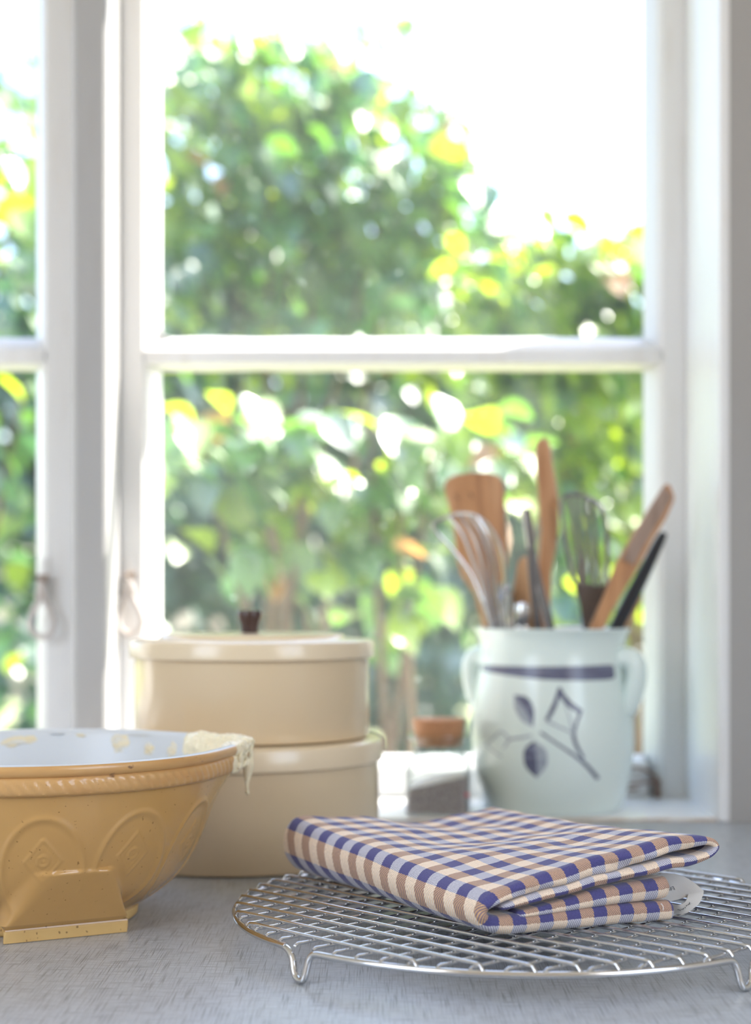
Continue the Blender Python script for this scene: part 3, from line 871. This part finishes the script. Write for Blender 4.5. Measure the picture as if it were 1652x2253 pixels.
b = MB(); rows = [sq(hw, min(rc, hw - .0001), z) for hw, rc, z in prof]
b.grid(rows, closed=True)
b.f.append(tuple(range(len(rows[0])))[::-1]); b.mi.append(0)
b.build('glass', M['jarglass'], jar, smooth=50)
b = MB()
low = sq(.0258, .005, .0020)
hi = []
for (x, y, z) in sq(.0258, .005, 0):
    u = (x - JC[0]) / .0258
    hi.append((x, y, OZ0 + .0295 + .0060 * u + .0005 * mnoise.noise(Vector((x * 300, y * 300, 0)))))
b.grid([low, hi], closed=True); b.f.append(tuple(range(len(low)))[::-1]); b.mi.append(0)
b.build('salt', M['salt'], jar, smooth=50)
b = MB()
hi2 = [(JC[0] + (x - JC[0]) * .995, JC[1] + (y - JC[1]) * .995, z + .0001) for x, y, z in hi]
mid = [(JC[0] + (x - JC[0]) * .5, JC[1] + (y - JC[1]) * .5, OZ0 + .0295 + .006 * (x - JC[0]) / .0258 * .5 + .0025) for x, y, z in hi2]
b.grid([hi2, mid], closed=True); b.f.append(tuple(len(hi2) + i for i in range(len(mid)))); b.mi.append(0)
b.build('salt_surface', M['salttop'], jar, smooth=50)
p = P(1027, 1749, JC[1] - .0270)
bb = MB(); bb.lathe([(.0003, -.0022), (.0019, -.0012), (.0023, 0), (.0019, .0012), (.0003, .0022)], p, 12)
bb.build('pink_peppercorn', M['redberry'], jar)
MB().lathe([(.0190, .0600), (.0200, .0606), (.0222, .0790), (.0229, .0822), (.0224, .0832), (.0218, .0834)], (JC[0], JC[1], OZ0 - .0006), 64).build('cork', M['cork'], jar)

# ------------------------------------------------------------------ stoneware crock
CC = (P(1215, 0, 1.42)[0], 1.42)
K = 1.42 / FPX
cz = lambda py: H - (py - YH) * 1.42 / FPX + 0.0
CZ0 = OZ0 + .0003
CR = [(145, 1786), (149, 1783), (155, 1770), (165, 1738), (172.5, 1700), (176.5, 1660), (177.5, 1625), (175.5, 1585), (171.5, 1545), (166, 1505), (161.5, 1475), (158.5, 1450), (157.5, 1432), (158.5, 1415), (162, 1400), (167, 1390), (170, 1385.5), (170.5, 1383)]
def czs(py): return CZ0 + (1786 - py) / (1786 - 1381.5) * ((H - (1381.5 - YH) * 1.42 / FPX) - CZ0)
CRP = [(r * K, czs(y)) for r, y in CR]
cr_s = [tuple(p) for p in catmull(CRP, 5)]
def crock_r(z):
    return interp(sorted([(zz, r) for r, zz in cr_s]), z)
crock = empty('stoneware_crock', (CC[0], CC[1], OZ0), 'pale celadon stoneware crock with blue brushed flower, standing on the sill full of utensils', 'crock')
inside = [((r - 10) * K, czs(y)) for r, y in [(176, 1382), (170, 1386), (167, 1400), (166, 1432), (170, 1475), (182, 1560), (184, 1640), (172, 1740), (140, 1765), (10.5, 1766)]]
b = MB(); b.lathe(cr_s + [(169.5 * K, czs(1381)), (167.5 * K, czs(1381))], (CC[0], CC[1], 0), 128, cap1=False)
no = len(b.f)
b.lathe([(167.5 * K, czs(1381))] + [tuple(p) for p in catmull(inside, 5)], (CC[0], CC[1], 0), 128, mi=1, cap0=False)
b.build('body', [M['crock'], M['crockin']], crock, smooth=60)
# lug handles: flattened ears, right one turned a little to the camera
for ang in (math.radians(-24), math.radians(180 - 24)):
    ca, sa = math.cos(ang), math.sin(ang)
    def hp(rad, py, tan=0): return (CC[0] + ca * rad * K - sa * tan * K, CC[1] + sa * rad * K + ca * tan * K, czs(py))
    cur = catmull([hp(148, 1450), hp(166, 1446), hp(181, 1452), hp(188, 1470), hp(187, 1496), hp(181, 1522), hp(173, 1548), hp(164, 1566)], 6)
    n = len(cur)
    rad = [interp([(0, .011), (.2, .0100), (.5, .0095), (.8, .0100), (1, .009)], i / (n - 1)) for i in range(n)]
    MB().tube(cur, rad, 18, flat=(.95, 1.3)).build('handle', M['crock'], crock, smooth=70)
# brush decoration: thin painted strokes lying on the glaze
def onsurf(px, py, off=.00025):
    z = czs(py); r = crock_r(z)
    s = max(-.999, min(.999, (px - 1215) * K * (1 - r * .35 / 1.42) / r))
    a = math.asin(s)
    return (CC[0] + (r + off) * math.sin(a), CC[1] - (r + off) * math.cos(a), z)
def stroke(name, pts, wid, m, sub=8, off=.00025):
    """brush stroke along pixel points with half width wid (px) at each"""
    cur = catmull([(p[0], p[1], w) for p, w in zip(pts, wid)], sub)
    rows = []
    for i, c in enumerate(cur):
        a = cur[max(0, i - 1)]; d = cur[min(len(cur) - 1, i + 1)]
        tx, ty = d[0] - a[0], d[1] - a[1]; l = math.hypot(tx, ty) or 1
        nx, ny = -ty / l, tx / l
        rows.append([onsurf(c[0] + nx * c[2] * k, c[1] + ny * c[2] * k, off) for k in (-1, -.5, 0, .5, 1)])
    MB().grid(rows).build(name, m, crock, smooth=80)
stroke('painted_band', [(1052, 1469), (1100, 1472), (1160, 1475), (1220, 1476), (1280, 1476), (1325, 1475), (1337, 1474)], [7, 10, 13, 15, 16, 16, 12], M['bluepaint'])
def leafpaint(pts_l, pts_r, m1, m2):
    for pa, pb, m in ((pts_l[0], pts_l[1], m1), (pts_r[0], pts_r[1], m2)):
        a, c = catmull(pa, 6), catmull(pb, 6)
        rows = [[onsurf(lerp(x[0], y[0], t), lerp(x[1], y[1], t)) for t in (0, .33, .66, 1)] for x, y in zip(a, c)]
        MB().grid(rows).build('painted_leaf', m, crock, smooth=80)
mid1 = [(1117, 1523), (1132, 1545), (1146, 1568), (1155, 1591)]
leafpaint((mid1, [(1117, 1523), (1143, 1528), (1157, 1553), (1155, 1591)]), (mid1, [(1117, 1523), (1118, 1552), (1133, 1578), (1155, 1591)]), M['bluepaint'], M['bluewash'])
mid2 = [(1157, 1620), (1160, 1645), (1163, 1672), (1163, 1701)]
leafpaint((mid2, [(1157, 1620), (1137, 1640), (1139, 1676), (1163, 1701)]), (mid2, [(1157, 1620), (1181, 1640), (1183, 1672), (1163, 1701)]), M['bluepaint'], M['bluewash'])
stroke('painted_stroke', [(1211, 1506), (1218, 1525), (1234, 1543), (1258, 1559)], [3, 6, 6.5, 5], M['bluepaint'])
stroke('painted_stroke', [(1211, 1506), (1205, 1530), (1196, 1552), (1183, 1577)], [3, 4.5, 5, 4], M['bluepaint'])
stroke('painted_stroke', [(1183, 1577), (1205, 1588), (1225, 1597), (1240, 1606)], [3, 2.2, 2, 2], M['bluewash'])
stroke('painted_stroke', [(1255, 1560), (1247, 1580), (1240, 1606), (1247, 1632), (1262, 1658)], [4, 3, 4, 4, 3], M['bluepaint'])
stroke('painted_stroke', [(1218, 1528), (1224, 1548), (1232, 1570), (1240, 1606)], [1.5, 1, 1.5, 2], M['bluewash'], off=.0003)
stroke('painted_stroke', [(1170, 1602), (1205, 1626), (1240, 1650), (1268, 1673), (1295, 1704)], [2.5, 2.5, 3, 4, 4.5], M['bluepaint'], off=.0003)
stroke('painted_stroke', [(1152, 1609), (1130, 1615), (1108, 1620), (1095, 1640)], [2.5, 2.5, 2.5, 1.5], M['bluewash'])
stroke('painted_stroke', [(1108, 1620), (1090, 1604), (1078, 1616), (1060, 1635)], [2, 1.8, 1.5, 1.5], M['bluewash'])
stroke('painted_stroke', [(1060, 1635), (1076, 1650), (1092, 1659)], [1.5, 1.5, 1.2], M['bluewash'])

# ------------------------------------------------------------------ utensils standing in the crock
def flat_board(name, outline, Y, thick, m, parent, lean=0.0, bevel=.0012):
    """flat wooden piece: outline in pixels at depth Y, real thickness along the view"""
    b = MB(); n = len(outline)
    v0 = [P(x, y, Y) for x, y in outline]
    zb = min(p[2] for p in v0)
    v = [(p[0], p[1] + lean * (p[2] - zb), p[2]) for p in v0] + [(p[0], p[1] + thick + lean * (p[2] - zb), p[2]) for p in v0]
    b.add(v, [tuple(range(n)), tuple(range(n, 2 * n))[::-1]] + [(i, (i + 1) % n, n + (i + 1) % n, n + i) for i in range(n)])
    return b.build(name, m, parent, bevel=bevel)
def ptube(name, pts, rad, m, parent, n=10, flat=None, sub=6):
    cur = catmull([P(*p) for p in pts], sub)
    r = rad if not isinstance(rad, list) else [interp(rad, i / (len(cur) - 1)) for i in range(len(cur))]
    return MB().tube(cur, r, n, flat=flat).build(name, m, parent)
G = 'utensils in the crock'
Yc = 1.42
# broad wooden spatula, back left
u = empty('wooden_spatula', P(1120, 1700, 1.44), 'broad wooden spatula with round-cornered blade at the back left of the crock', 'spatula', G)
out = [(1108, 1560), (1094, 1480), (1066, 1390), (1046, 1310), (1016, 1265), (1006, 1230), (1000, 1160), (990, 1115), (981, 1085), (978, 1066), (986, 1052), (1003, 1043), (1040, 1037), (1075, 1037), (1098, 1044), (1110, 1058), (1113, 1080), (1113, 1130), (1117, 1190), (1117, 1240), (1112, 1270), (1098, 1290), (1092, 1320), (1104, 1390), (1122, 1480), (1132, 1560)]
flat_board('blade', out, 1.452, .007, M['wood'], u, .05)
for x, y in ((1004, 1092), (1036, 1088)):
    ptube('grain_mark', [(x - 3, y - 4, 1.4625), (x + 1, y + 2, 1.4622), (x + 3, y + 8, 1.4618)], .0012, M['grain'], u, 8, sub=3)
# wire whisk, front left: loops fanning from a bound shank
u = empty('wire_whisk', P(1110, 1690, 1.40), 'flat wire whisk with steel loops leaning at the front left of the crock', 'whisk', G)
tops = [(958, 1152, 962, 1170), (985, 1134, 1000, 1160), (1008, 1130, 1028, 1158), (1030, 1131, 1052, 1165), (1052, 1139, 1074, 1180)]
ptube('outer_loop', [(1098, 1420, 1.397), (1080, 1380, 1.396), (1058, 1320, 1.394), (1030, 1258, 1.390), (990, 1205, 1.384), (962, 1175, 1.378), (953, 1156, 1.374), (962, 1146, 1.373), (985, 1136, 1.374), (1012, 1130, 1.376), (1045, 1135, 1.380), (1075, 1158, 1.386), (1096, 1195, 1.392), (1108, 1240, 1.396), (1112, 1290, 1.400), (1110, 1340, 1.402), (1112, 1380, 1.402), (1116, 1420, 1.402)], .0016, M['steel'], u, 8)
for i, (a, c) in enumerate((((988, 1136), (1034, 1210)), ((1008, 1131), (1056, 1215)), ((1030, 1132), (1076, 1225)), ((1050, 1138), (1092, 1240)))):
    ptube('wire', [(a[0], a[1], 1.374 + i * .002), (lerp(a[0], c[0], .55), lerp(a[1], c[1], .42), 1.380), (c[0] - 2, c[1], 1.386), (1062 + i * 10, 1300, 1.392), (1078 + i * 8, 1370, 1.397), (1098 + i * 4, 1440, 1.400)], .00155, M['steel'], u, 8)
ptube('shank', [(1104, 1420, 1.400), (1112, 1500, 1.404), (1120, 1680, 1.400)], .0045, M['steel'], u)
# small balloon whisk
u = empty('balloon_whisk', P(1140, 1690, 1.41), 'small shiny balloon whisk half sunk in the crock beside the wire whisk', 'whisk', G)
for k in range(6):
    a = PI * k / 6
    w = 17 * math.cos(a); d = .007 * math.sin(a)
    ptube('wire', [(1128, 1470, 1.403), (1117 - w * .8, 1400, 1.403 - d * .8), (1113 - w, 1345, 1.403 - d), (1113 - w * .7, 1300, 1.403 - d * .7), (1113, 1286, 1.403), (1113 + w * .7, 1300, 1.403 + d * .7), (1113 + w, 1345, 1.403 + d), (1117 + w * .8, 1400, 1.403 + d * .8), (1128, 1470, 1.403)], .0009, M['chrome'], u, 6, sub=5)
ptube('handle', [(1126, 1460, 1.403), (1140, 1690, 1.41)], .005, M['steel'], u)
# short wooden spoon handle with a hanging slot
u = empty('wooden_fork', P(1150, 1690, 1.43), 'short wooden fork with a wide slot, in the middle of the crock', 'fork', G)
out = [(1128, 1640), (1120, 1420), (1120, 1372), (1127, 1330), (1133, 1280), (1140, 1240), (1148, 1226), (1158, 1224), (1164, 1240), (1168, 1300), (1174, 1350), (1178, 1380), (1178, 1420), (1160, 1640), (1152, 1640), (1164, 1420), (1163, 1385), (1158, 1340), (1149, 1326), (1138, 1340), (1133, 1385), (1134, 1420), (1138, 1640)]
flat_board('blade', out, 1.418, .006, M['wood2'], u, 0, .0008)
# chrome ladle bowl seen in the slot
u = empty('measuring_spoon', P(1150, 1690, 1.405), 'shiny chrome spoon bowl showing at the rim of the crock', 'spoon', G)
bb = MB(); c = P(1149, 1348, 1.409)
bb.lathe([(.0004, -.013), (.004, -.011), (.0062, -.005), (.0068, .002), (.0058, .008), (.003, .0105), (.0004, .011)], c, 24)
bb.build('bowl', M['chrome'], u)
ptube('handle', [(1149, 1378, 1.409), (1150, 1500, 1.408), (1152, 1690, 1.405)], .0022, M['chrome'], u)
# steel tongs
u = empty('steel_tongs', P(1205, 1690, 1.40), 'narrow steel kitchen tongs with two dark arms in the middle of the crock', 'tongs', G)
ptube('arm', [(1157, 1119, 1.385), (1163, 1170, 1.387), (1174, 1240, 1.390), (1190, 1310, 1.393), (1210, 1385, 1.397), (1232, 1600, 1.41)], .0036, M['darksteel'], u, 12, (.5, 1.15))
ptube('arm', [(1166, 1205, 1.379), (1172, 1290, 1.384), (1184, 1385, 1.39), (1205, 1600, 1.405)], .0030, M['darksteel'], u, 12, (.5, 1.1))
ptube('edge', [(1152, 1122, 1.3825), (1157, 1175, 1.3845), (1168, 1240, 1.3875), (1184, 1310, 1.390), (1204, 1385, 1.394)], .0014, M['steel'], u, 8)
# tall wooden stirrer
u = empty('wooden_stirrer', P(1180, 1690, 1.44), 'tallest wooden stirrer with a grooved handle, rising from the centre of the crock', 'stirrer', G)
out = [(1176, 1600), (1182, 1420), (1186, 1330), (1184, 1270), (1188, 1220), (1192, 1170), (1188, 1110), (1184, 1060), (1180, 1010), (1179, 980), (1184, 967), (1196, 962), (1208, 966), (1214, 985), (1217, 1020), (1225, 1060), (1231, 1110), (1230, 1160), (1224, 1210), (1214, 1260), (1212, 1330), (1210, 1420), (1200, 1600)]
st = flat_board('shaft', out, 1.432, .011, M['wood'], u, .01, .003)
for k, x in enumerate((1190, 1197, 1203)):
    ptube('groove', [(x, 985, 1.4364), (x + 3, 1040, 1.4358), (x + 8, 1120, 1.4353)], .0009, M['grain'], u, 6, sub=4)
# slotted steel turner
u = empty('slotted_turner', P(1290, 1690, 1.43), 'slotted steel turner with long tines and a dark neck, right of centre in the crock', 'turner', G)
ptube('frame', [(1262, 1285, 1.425), (1250, 1220, 1.424), (1240, 1160, 1.422), (1236, 1110, 1.42), (1242, 1093, 1.419), (1262, 1088, 1.419), (1290, 1094, 1.419), (1316, 1108, 1.42), (1329, 1135, 1.421), (1334, 1180, 1.423), (1336, 1240, 1.425), (1334, 1290, 1.426)], .0017, M['darksteel'], u, 8, (1, 1.2))
for x0, x1 in ((1252, 1276), (1268, 1289), (1286, 1303), (1303, 1316)):
    ptube('tine', [(x0, 1091 + (x0 - 1252) * .18, 1.4195), (lerp(x0, x1, .4), 1160, 1.4215), (lerp(x0, x1, .85), 1235, 1.424), (x1, 1290, 1.4255)], .0016, M['darksteel'], u, 8, (1, 1.25))
flat_board('neck', [(1262, 1278), (1275, 1284), (1296, 1284), (1318, 1290), (1337, 1282), (1330, 1310), (1316, 1340), (1308, 1390), (1306, 1640), (1286, 1640), (1284, 1390), (1276, 1330)], 1.424, .004, M['darkwood'], u, 0, .0008)
# wooden fork leaning right
u = empty('wooden_server', P(1225, 1700, 1.40), 'wooden serving fork with ridged head leaning out at the right of the crock', 'server', G)
out = [(1238, 1560), (1272, 1460), (1294, 1390), (1330, 1310), (1356, 1240), (1390, 1180), (1428, 1120), (1456, 1076), (1466, 1064), (1474, 1066), (1484, 1090), (1483, 1102), (1466, 1140), (1436, 1190), (1410, 1240), (1384, 1282), (1350, 1340), (1326, 1390), (1302, 1460), (1262, 1560)]
flat_board('body', out, 1.392, .009, M['wood'], u, 0, .002)
for k in range(4):
    o = k * 6.5
    ptube('ridge', [(1462 + o * .75, 1072 + o * .9, 1.3915), (1428 + o, 1130 + o * .6, 1.3912), (1392 + o, 1192 + o * .55, 1.3910), (1372 + o, 1232 + o * .5, 1.3913)], .0016, M['greywood'], u, 8, sub=4)
# black handle
u = empty('black_handled_utensil', P(1262, 1700, 1.43), 'black plastic handle leaning right behind the wooden serving fork', 'utensil', G)
ptube('handle', [(1461, 1172, 1.428), (1446, 1200, 1.428), (1412, 1270, 1.428), (1376, 1340, 1.428), (1350, 1395, 1.428), (1290, 1560, 1.43)], [(0, .0030), (.08, .0044), (.5, .0068), (1, .0060)], M['blackplastic'], u, 12, (1, .9))
# thin pale stick
u = empty('wooden_stick', P(1300, 1700, 1.44), 'thin pale wooden stick at the far right rim of the crock', 'stick', G)
ptube('shaft', [(1408, 1310, 1.442), (1384, 1360, 1.442), (1366, 1400, 1.442), (1310, 1560, 1.442)], .0030, M['wood2'], u, 10)

# ------------------------------------------------------------------ cooling rack
RCX, RCY, RR = 0.080, 0.899, 0.160
ZR, ZL, ZT = .0160, .0182, .0201
rack = empty('cooling_rack', (RCX, RCY, 0), 'round chrome wire cooling rack on short bent legs, under the checked towel', 'rack')
LEG = [math.radians(a) for a in (-136, -51.5, 44, 134)]
LW = .0100 / RR
b = MB()
for i in range(4):
    a0 = LEG[i] + LW * 1.6; a1 = LEG[(i + 1) % 4] - LW * 1.6
    if a1 < a0: a1 += 2 * PI
    n = 60
    b.tube([(RCX + RR * math.cos(lerp(a0, a1, k / n)), RCY + RR * math.sin(lerp(a0, a1, k / n)), ZR) for k in range(n + 1)], .0018, 12)
b.build('rim', M['chrome'], rack, smooth=60)
for a in LEG:
    prof = [(-2.2, ZR), (-1.6, ZR - .0006), (-1.15, ZR - .0026), (-.88, .0105), (-.68, .0062), (-.46, .0032), (-.2, .0020), (0, .0019), (.14, .0026), (.22, .0050), (.27, .0088), (.34, .0124), (.50, .0148), (.8, ZR - .0002), (1.7, ZR)]
    if a in LEG[1::2]: prof = [(-t, z) for t, z in prof][::-1]
    cur = catmull([(RCX + (RR + .003 * (1 - (z - .0018) / (ZR - .0018))) * math.cos(a + t * LW), RCY + (RR + .003 * (1 - (z - .0018) / (ZR - .0018))) * math.sin(a + t * LW), z) for t, z in prof], 5)
    MB().tube(cur, .0018, 12).build('leg', M['chrome'], rack, smooth=60)
def wires(name, d, nrm, spacing, z, r, phase):
    k0 = int(RR / spacing) + 1
    for k in range(-k0, k0 + 1):
        off = k * spacing + phase
        if abs(off) > RR - .004: continue
        hl = math.sqrt(RR * RR - off * off)
        path = []
        for t, zz in ((-1.0, ZR + .0014), (-1 + .002 / hl, ZR + .0024 if z < ZT else z - .0003), (-1 + min(.5, .007 / hl), z), (-.3, z), (.3, z), (1 - min(.5, .007 / hl), z), (1 - .002 / hl, ZR + .0024 if z < ZT else z - .0003), (1.0, ZR + .0014)):
            path.append((RCX + nrm[0] * off + d[0] * hl * t, RCY + nrm[1] * off + d[1] * hl * t, zz))
        MB().tube(path, r, 8).build('wire', M['chrome'], rack, smooth=60)
s2 = math.sqrt(.5)
offA = (-.0766 + .8692) * s2 - (RCX + RCY) * s2
wires('wire', (s2, -s2), (s2, s2), .0156, ZT, .00105, offA % .0156)
offB = (-.913) * s2 - (RCX - RCY) * s2
wires('wire', (s2, s2), (s2, -s2), .0138, ZL, .00095, offB % .0138)

# ------------------------------------------------------------------ folded towel
TO = Vector((.0516, .794, 0)); TU = Vector((.925, .380, 0)); TV = Vector((-.504, .864, 0)); TL = .215
Z0 = ZT + .0011
towel = empty('tea_towel', (TO.x + .03, TO.y + .11, Z0), 'folded blue and ochre gingham tea towel lying on the cooling rack', 'towel')
KG = [[1, 1, 1], [1.36, .90, .86], [1.85, .88, .80]]
def lag(x, n):
    a, c, d = n
    return ((x - c) * (x - d) / ((a - c) * (a - d)), (x - a) * (x - d) / ((c - a) * (c - d)), (x - a) * (x - c) / ((d - a) * (d - c)))
def tz(u, v, z):
    lu, lv = lag(u, (0, .06, .14)), lag(v, (0, .10, TL))
    k = sum(lv[i] * lu[j] * KG[i][j] for i in range(3) for j in range(3))
    h = z - Z0
    w = .0028 * mnoise.noise(Vector((u * 28, v * 22, 1))) + .0007 * mnoise.noise(Vector((u * 70, v * 50, 4)))
    f = sstep(.006, .03, h)
    return Z0 + h * max(.5, k) + w * f
def tw(u, v, z):
    du = .003 * mnoise.noise(Vector((v * 14, 2, z * 20))) - .006 * math.sin(PI * v / TL) * 0
    dv = .0016 * mnoise.noise(Vector((u * 30, 7, z * 200)))
    p = TO + TU * (u + du) + TV * (v + dv)
    return (p.x, p.y, tz(u, v, z))
def sheet(name, ctrl, s0=0.0, voff=(0.0, 0.0), sub=16, flipuv=1, v0=0.0, v1=TL, m=None):
    """padded fold of cloth: centre line (u, z, thickness) swept along v, round on every edge"""
    cur = catmull(ctrl, sub)
    n = len(cur)
    s = [0]
    for a, c in zip(cur, cur[1:]): s.append(s[-1] + math.hypot(c[0] - a[0], c[1] - a[1]))
    tot = s[-1]
    i0 = min(range(n), key=lambda i: cur[i][0])
    vs_, e = [], .005
    NC = 7
    for k in range(NC): vs_.append(('a', PI / 2 * k / NC))
    for k in range(61): vs_.append(('m', k / 60))
    for k in range(NC - 1, -1, -1): vs_.append(('b', PI / 2 * k / NC))
    rows_t, rows_b, uvt, uvb = [], [], [], []
    for typ, q in vs_:
        rt, rb, ut, ub = [], [], [], []
        vm = v0 + (0.002 if typ == 'a' else TL - .002 if typ == 'b' else lerp(.002, TL - .002, q))
        sw, last = [], None                       # cloth length along this row of the draped fold
        for c in cur:
            p = Vector(tw(c[0], vm, c[1])); sw.append(sw[-1] + (p - last).length if last is not None else 0.0); last = p
        for i, c in enumerate(cur):
            a = cur[max(0, i - 1)]; d = cur[min(n - 1, i + 1)]
            tu, tzv = d[0] - a[0], d[1] - a[1]; l = math.hypot(tu, tzv) or 1
            nu, nz_ = -tzv / l, tu / l
            t = max(.0008, c[2]) / 2
            if typ == 'a': v = v0 + t * (1 - math.cos(q)); f = math.sin(q); uvv = t * q
            elif typ == 'b': v = v1 - t * (1 - math.cos(q)); f = math.sin(q); uvv = (v1 - v0) + t * (PI - q) - 2 * t + 0
            else: v = lerp(v0 + t, v1 - t, q); f = 1; uvv = t * PI / 2 + (v - v0 - t)
            ce = 1.0
            es = min(s[i], tot - s[i])
            if es < t * .45: ce = math.sqrt(max(0, 1 - (1 - es / (t * .45)) ** 2))
            pr = .0042
            if es < pr: v += (1 if typ == 'a' or (typ == 'm' and q < .5) else -1) * pr * (1 - math.sqrt(max(0, 1 - (1 - es / pr) ** 2))) * (1 if typ != 'm' else max(0, 1 - 2 * min(q, 1 - q) * 4))
            h = t * f * ce
            rt.append(tw(c[0] + nu * h, v, c[1] + nz_ * h)); rb.append(tw(c[0] - nu * h, v, c[1] - nz_ * h))
            su = sw[i] - sw[i0] + s0
            vo = lerp(voff[0], voff[1], sstep(-.012, .012, sw[i] - sw[i0]))
            ut.append((su, uvv + vo)); ub.append((su, -uvv + vo))
        rows_t.append(rt); rows_b.append(rb); uvt += ut; uvb += ub
    b = MB()
    b.grid(rows_t, uv=uvt); b.grid([r[::-1] for r in rows_b], uv=[q for r in range(len(rows_b)) for q in uvb[r * n:(r + 1) * n][::-1]])
    return b.build(name, m or M['gingham'], towel, smooth=70)
# outer wrap: bottom fold, round the left edge, over the top, turned back at the right tip
sheet('outer_fold', [(.119, .0262, .0100), (.100, .0264, .0108), (.075, .0266, .0112), (.045, .0264, .0108), (.020, .0262, .0100), (.0085, .0275, .0085), (.0030, .0315, .0070), (.0045, .0365, .0064), (.012, .0408, .0062), (.022, .0432, .0070), (.045, .0482, .0088), (.075, .0540, .0100), (.105, .0594, .0094), (.128, .0624, .0070), (.1405, .0622, .0042), (.1452, .0586, .0030), (.1405, .0548, .0036), (.128, .0522, .0052), (.105, .0502, .0058), (.075, .0462, .0058), (.045, .0412, .0050), (.026, .0378, .0040), (.014, .0352, .0030)], 0.0115, (.0093, 0))
sheet('inner_fold', [(.116, .0385, .0118), (.105, .0382, .0116), (.085, .0374, .0106), (.062, .0350, .0082), (.040, .0324, .0050), (.024, .0312, .0032)], 0.003, (.0093, .0093))

# hanging tape with its two ends printed
b = MB()
def rib(ea, eb, th=.0007, sub=6):
    a, c = catmull(ea, sub), catmull(eb, sub)
    rows = []
    for p, q in zip(a, c):
        f = [P(*(lerp(x, y, t) for x, y in zip(p, q))) for t in np.linspace(0, 1, 5)]
        rows.append(f + [(x, y + th, z) for x, y, z in f][::-1])
    b.grid(rows, closed=True)
rib([(1452, 1920, .866), (1472, 1922, .866), (1498, 1926, .866), (1524, 1940, .865), (1548, 1960, .862)], [(1452, 1986, .862), (1470, 1984, .862), (1492, 1979, .862), (1516, 1973, .861), (1547, 1972, .860)])
rib([(1548, 1962, .8605), (1540, 1985, .858), (1524, 2000, .857), (1504, 2011, .857), (1470, 2010, .860)], [(1514, 1968, .8600), (1510, 1980, .858), (1502, 1988, .857), (1490, 1991, .857), (1466, 1985, .860)])
tape = b.build('hanging_tape', M['linenlabel'], towel, smooth=60)
tape['label'] = 'white cotton hanging tape with tiny printing'
b = MB()
def ink(pts, Y, r=.00016): b.tube([P(x, y, Y) for x, y in pts], r, 6)
# upside-down capitals L, I, N on the upper part of the tape
ink([(1484.5, 1957.5), (1481.0, 1950.5), (1478.0, 1951)], .8632)
ink([(1477.3, 1958.8), (1475.3, 1952.2)], .8632)
ink([(1473.6, 1959.2), (1471.8, 1953), (1471.4, 1959.6), (1469.8, 1953.6)], .8630)
# tiny script along the lower part
for sp in ([(1490, 2002), (1492, 2000.5), (1494, 2003), (1496, 2001.5), (1497, 2004)], [(1499, 2001), (1500.5, 2000.2)], [(1503, 2001.5), (1502.6, 1999.5), (1504.5, 1998.5)], [(1507.5, 1998), (1507, 1995.5)], [(1510.5, 1994.5), (1509.5, 1992.5), (1512, 1992)], [(1513, 1990), (1514.5, 1991), (1517.5, 1986), (1516, 1985)], [(1516, 1988), (1518, 1989.5)]):
    ink(sp, .8562)
b.build('printed_letters', M['ink'], tape)
# stray white stitch on the bottom fold
sp = [P(1454, 1988, .8366), P(1457.5, 1992, .8358), P(1459, 1997, .8353), P(1458.5, 2003, .8352)]
th = MB().tube(catmull(sp, 4), .00022, 6).build('loose_thread', M['thread'], towel)
th['label'] = 'loose white sewing thread'
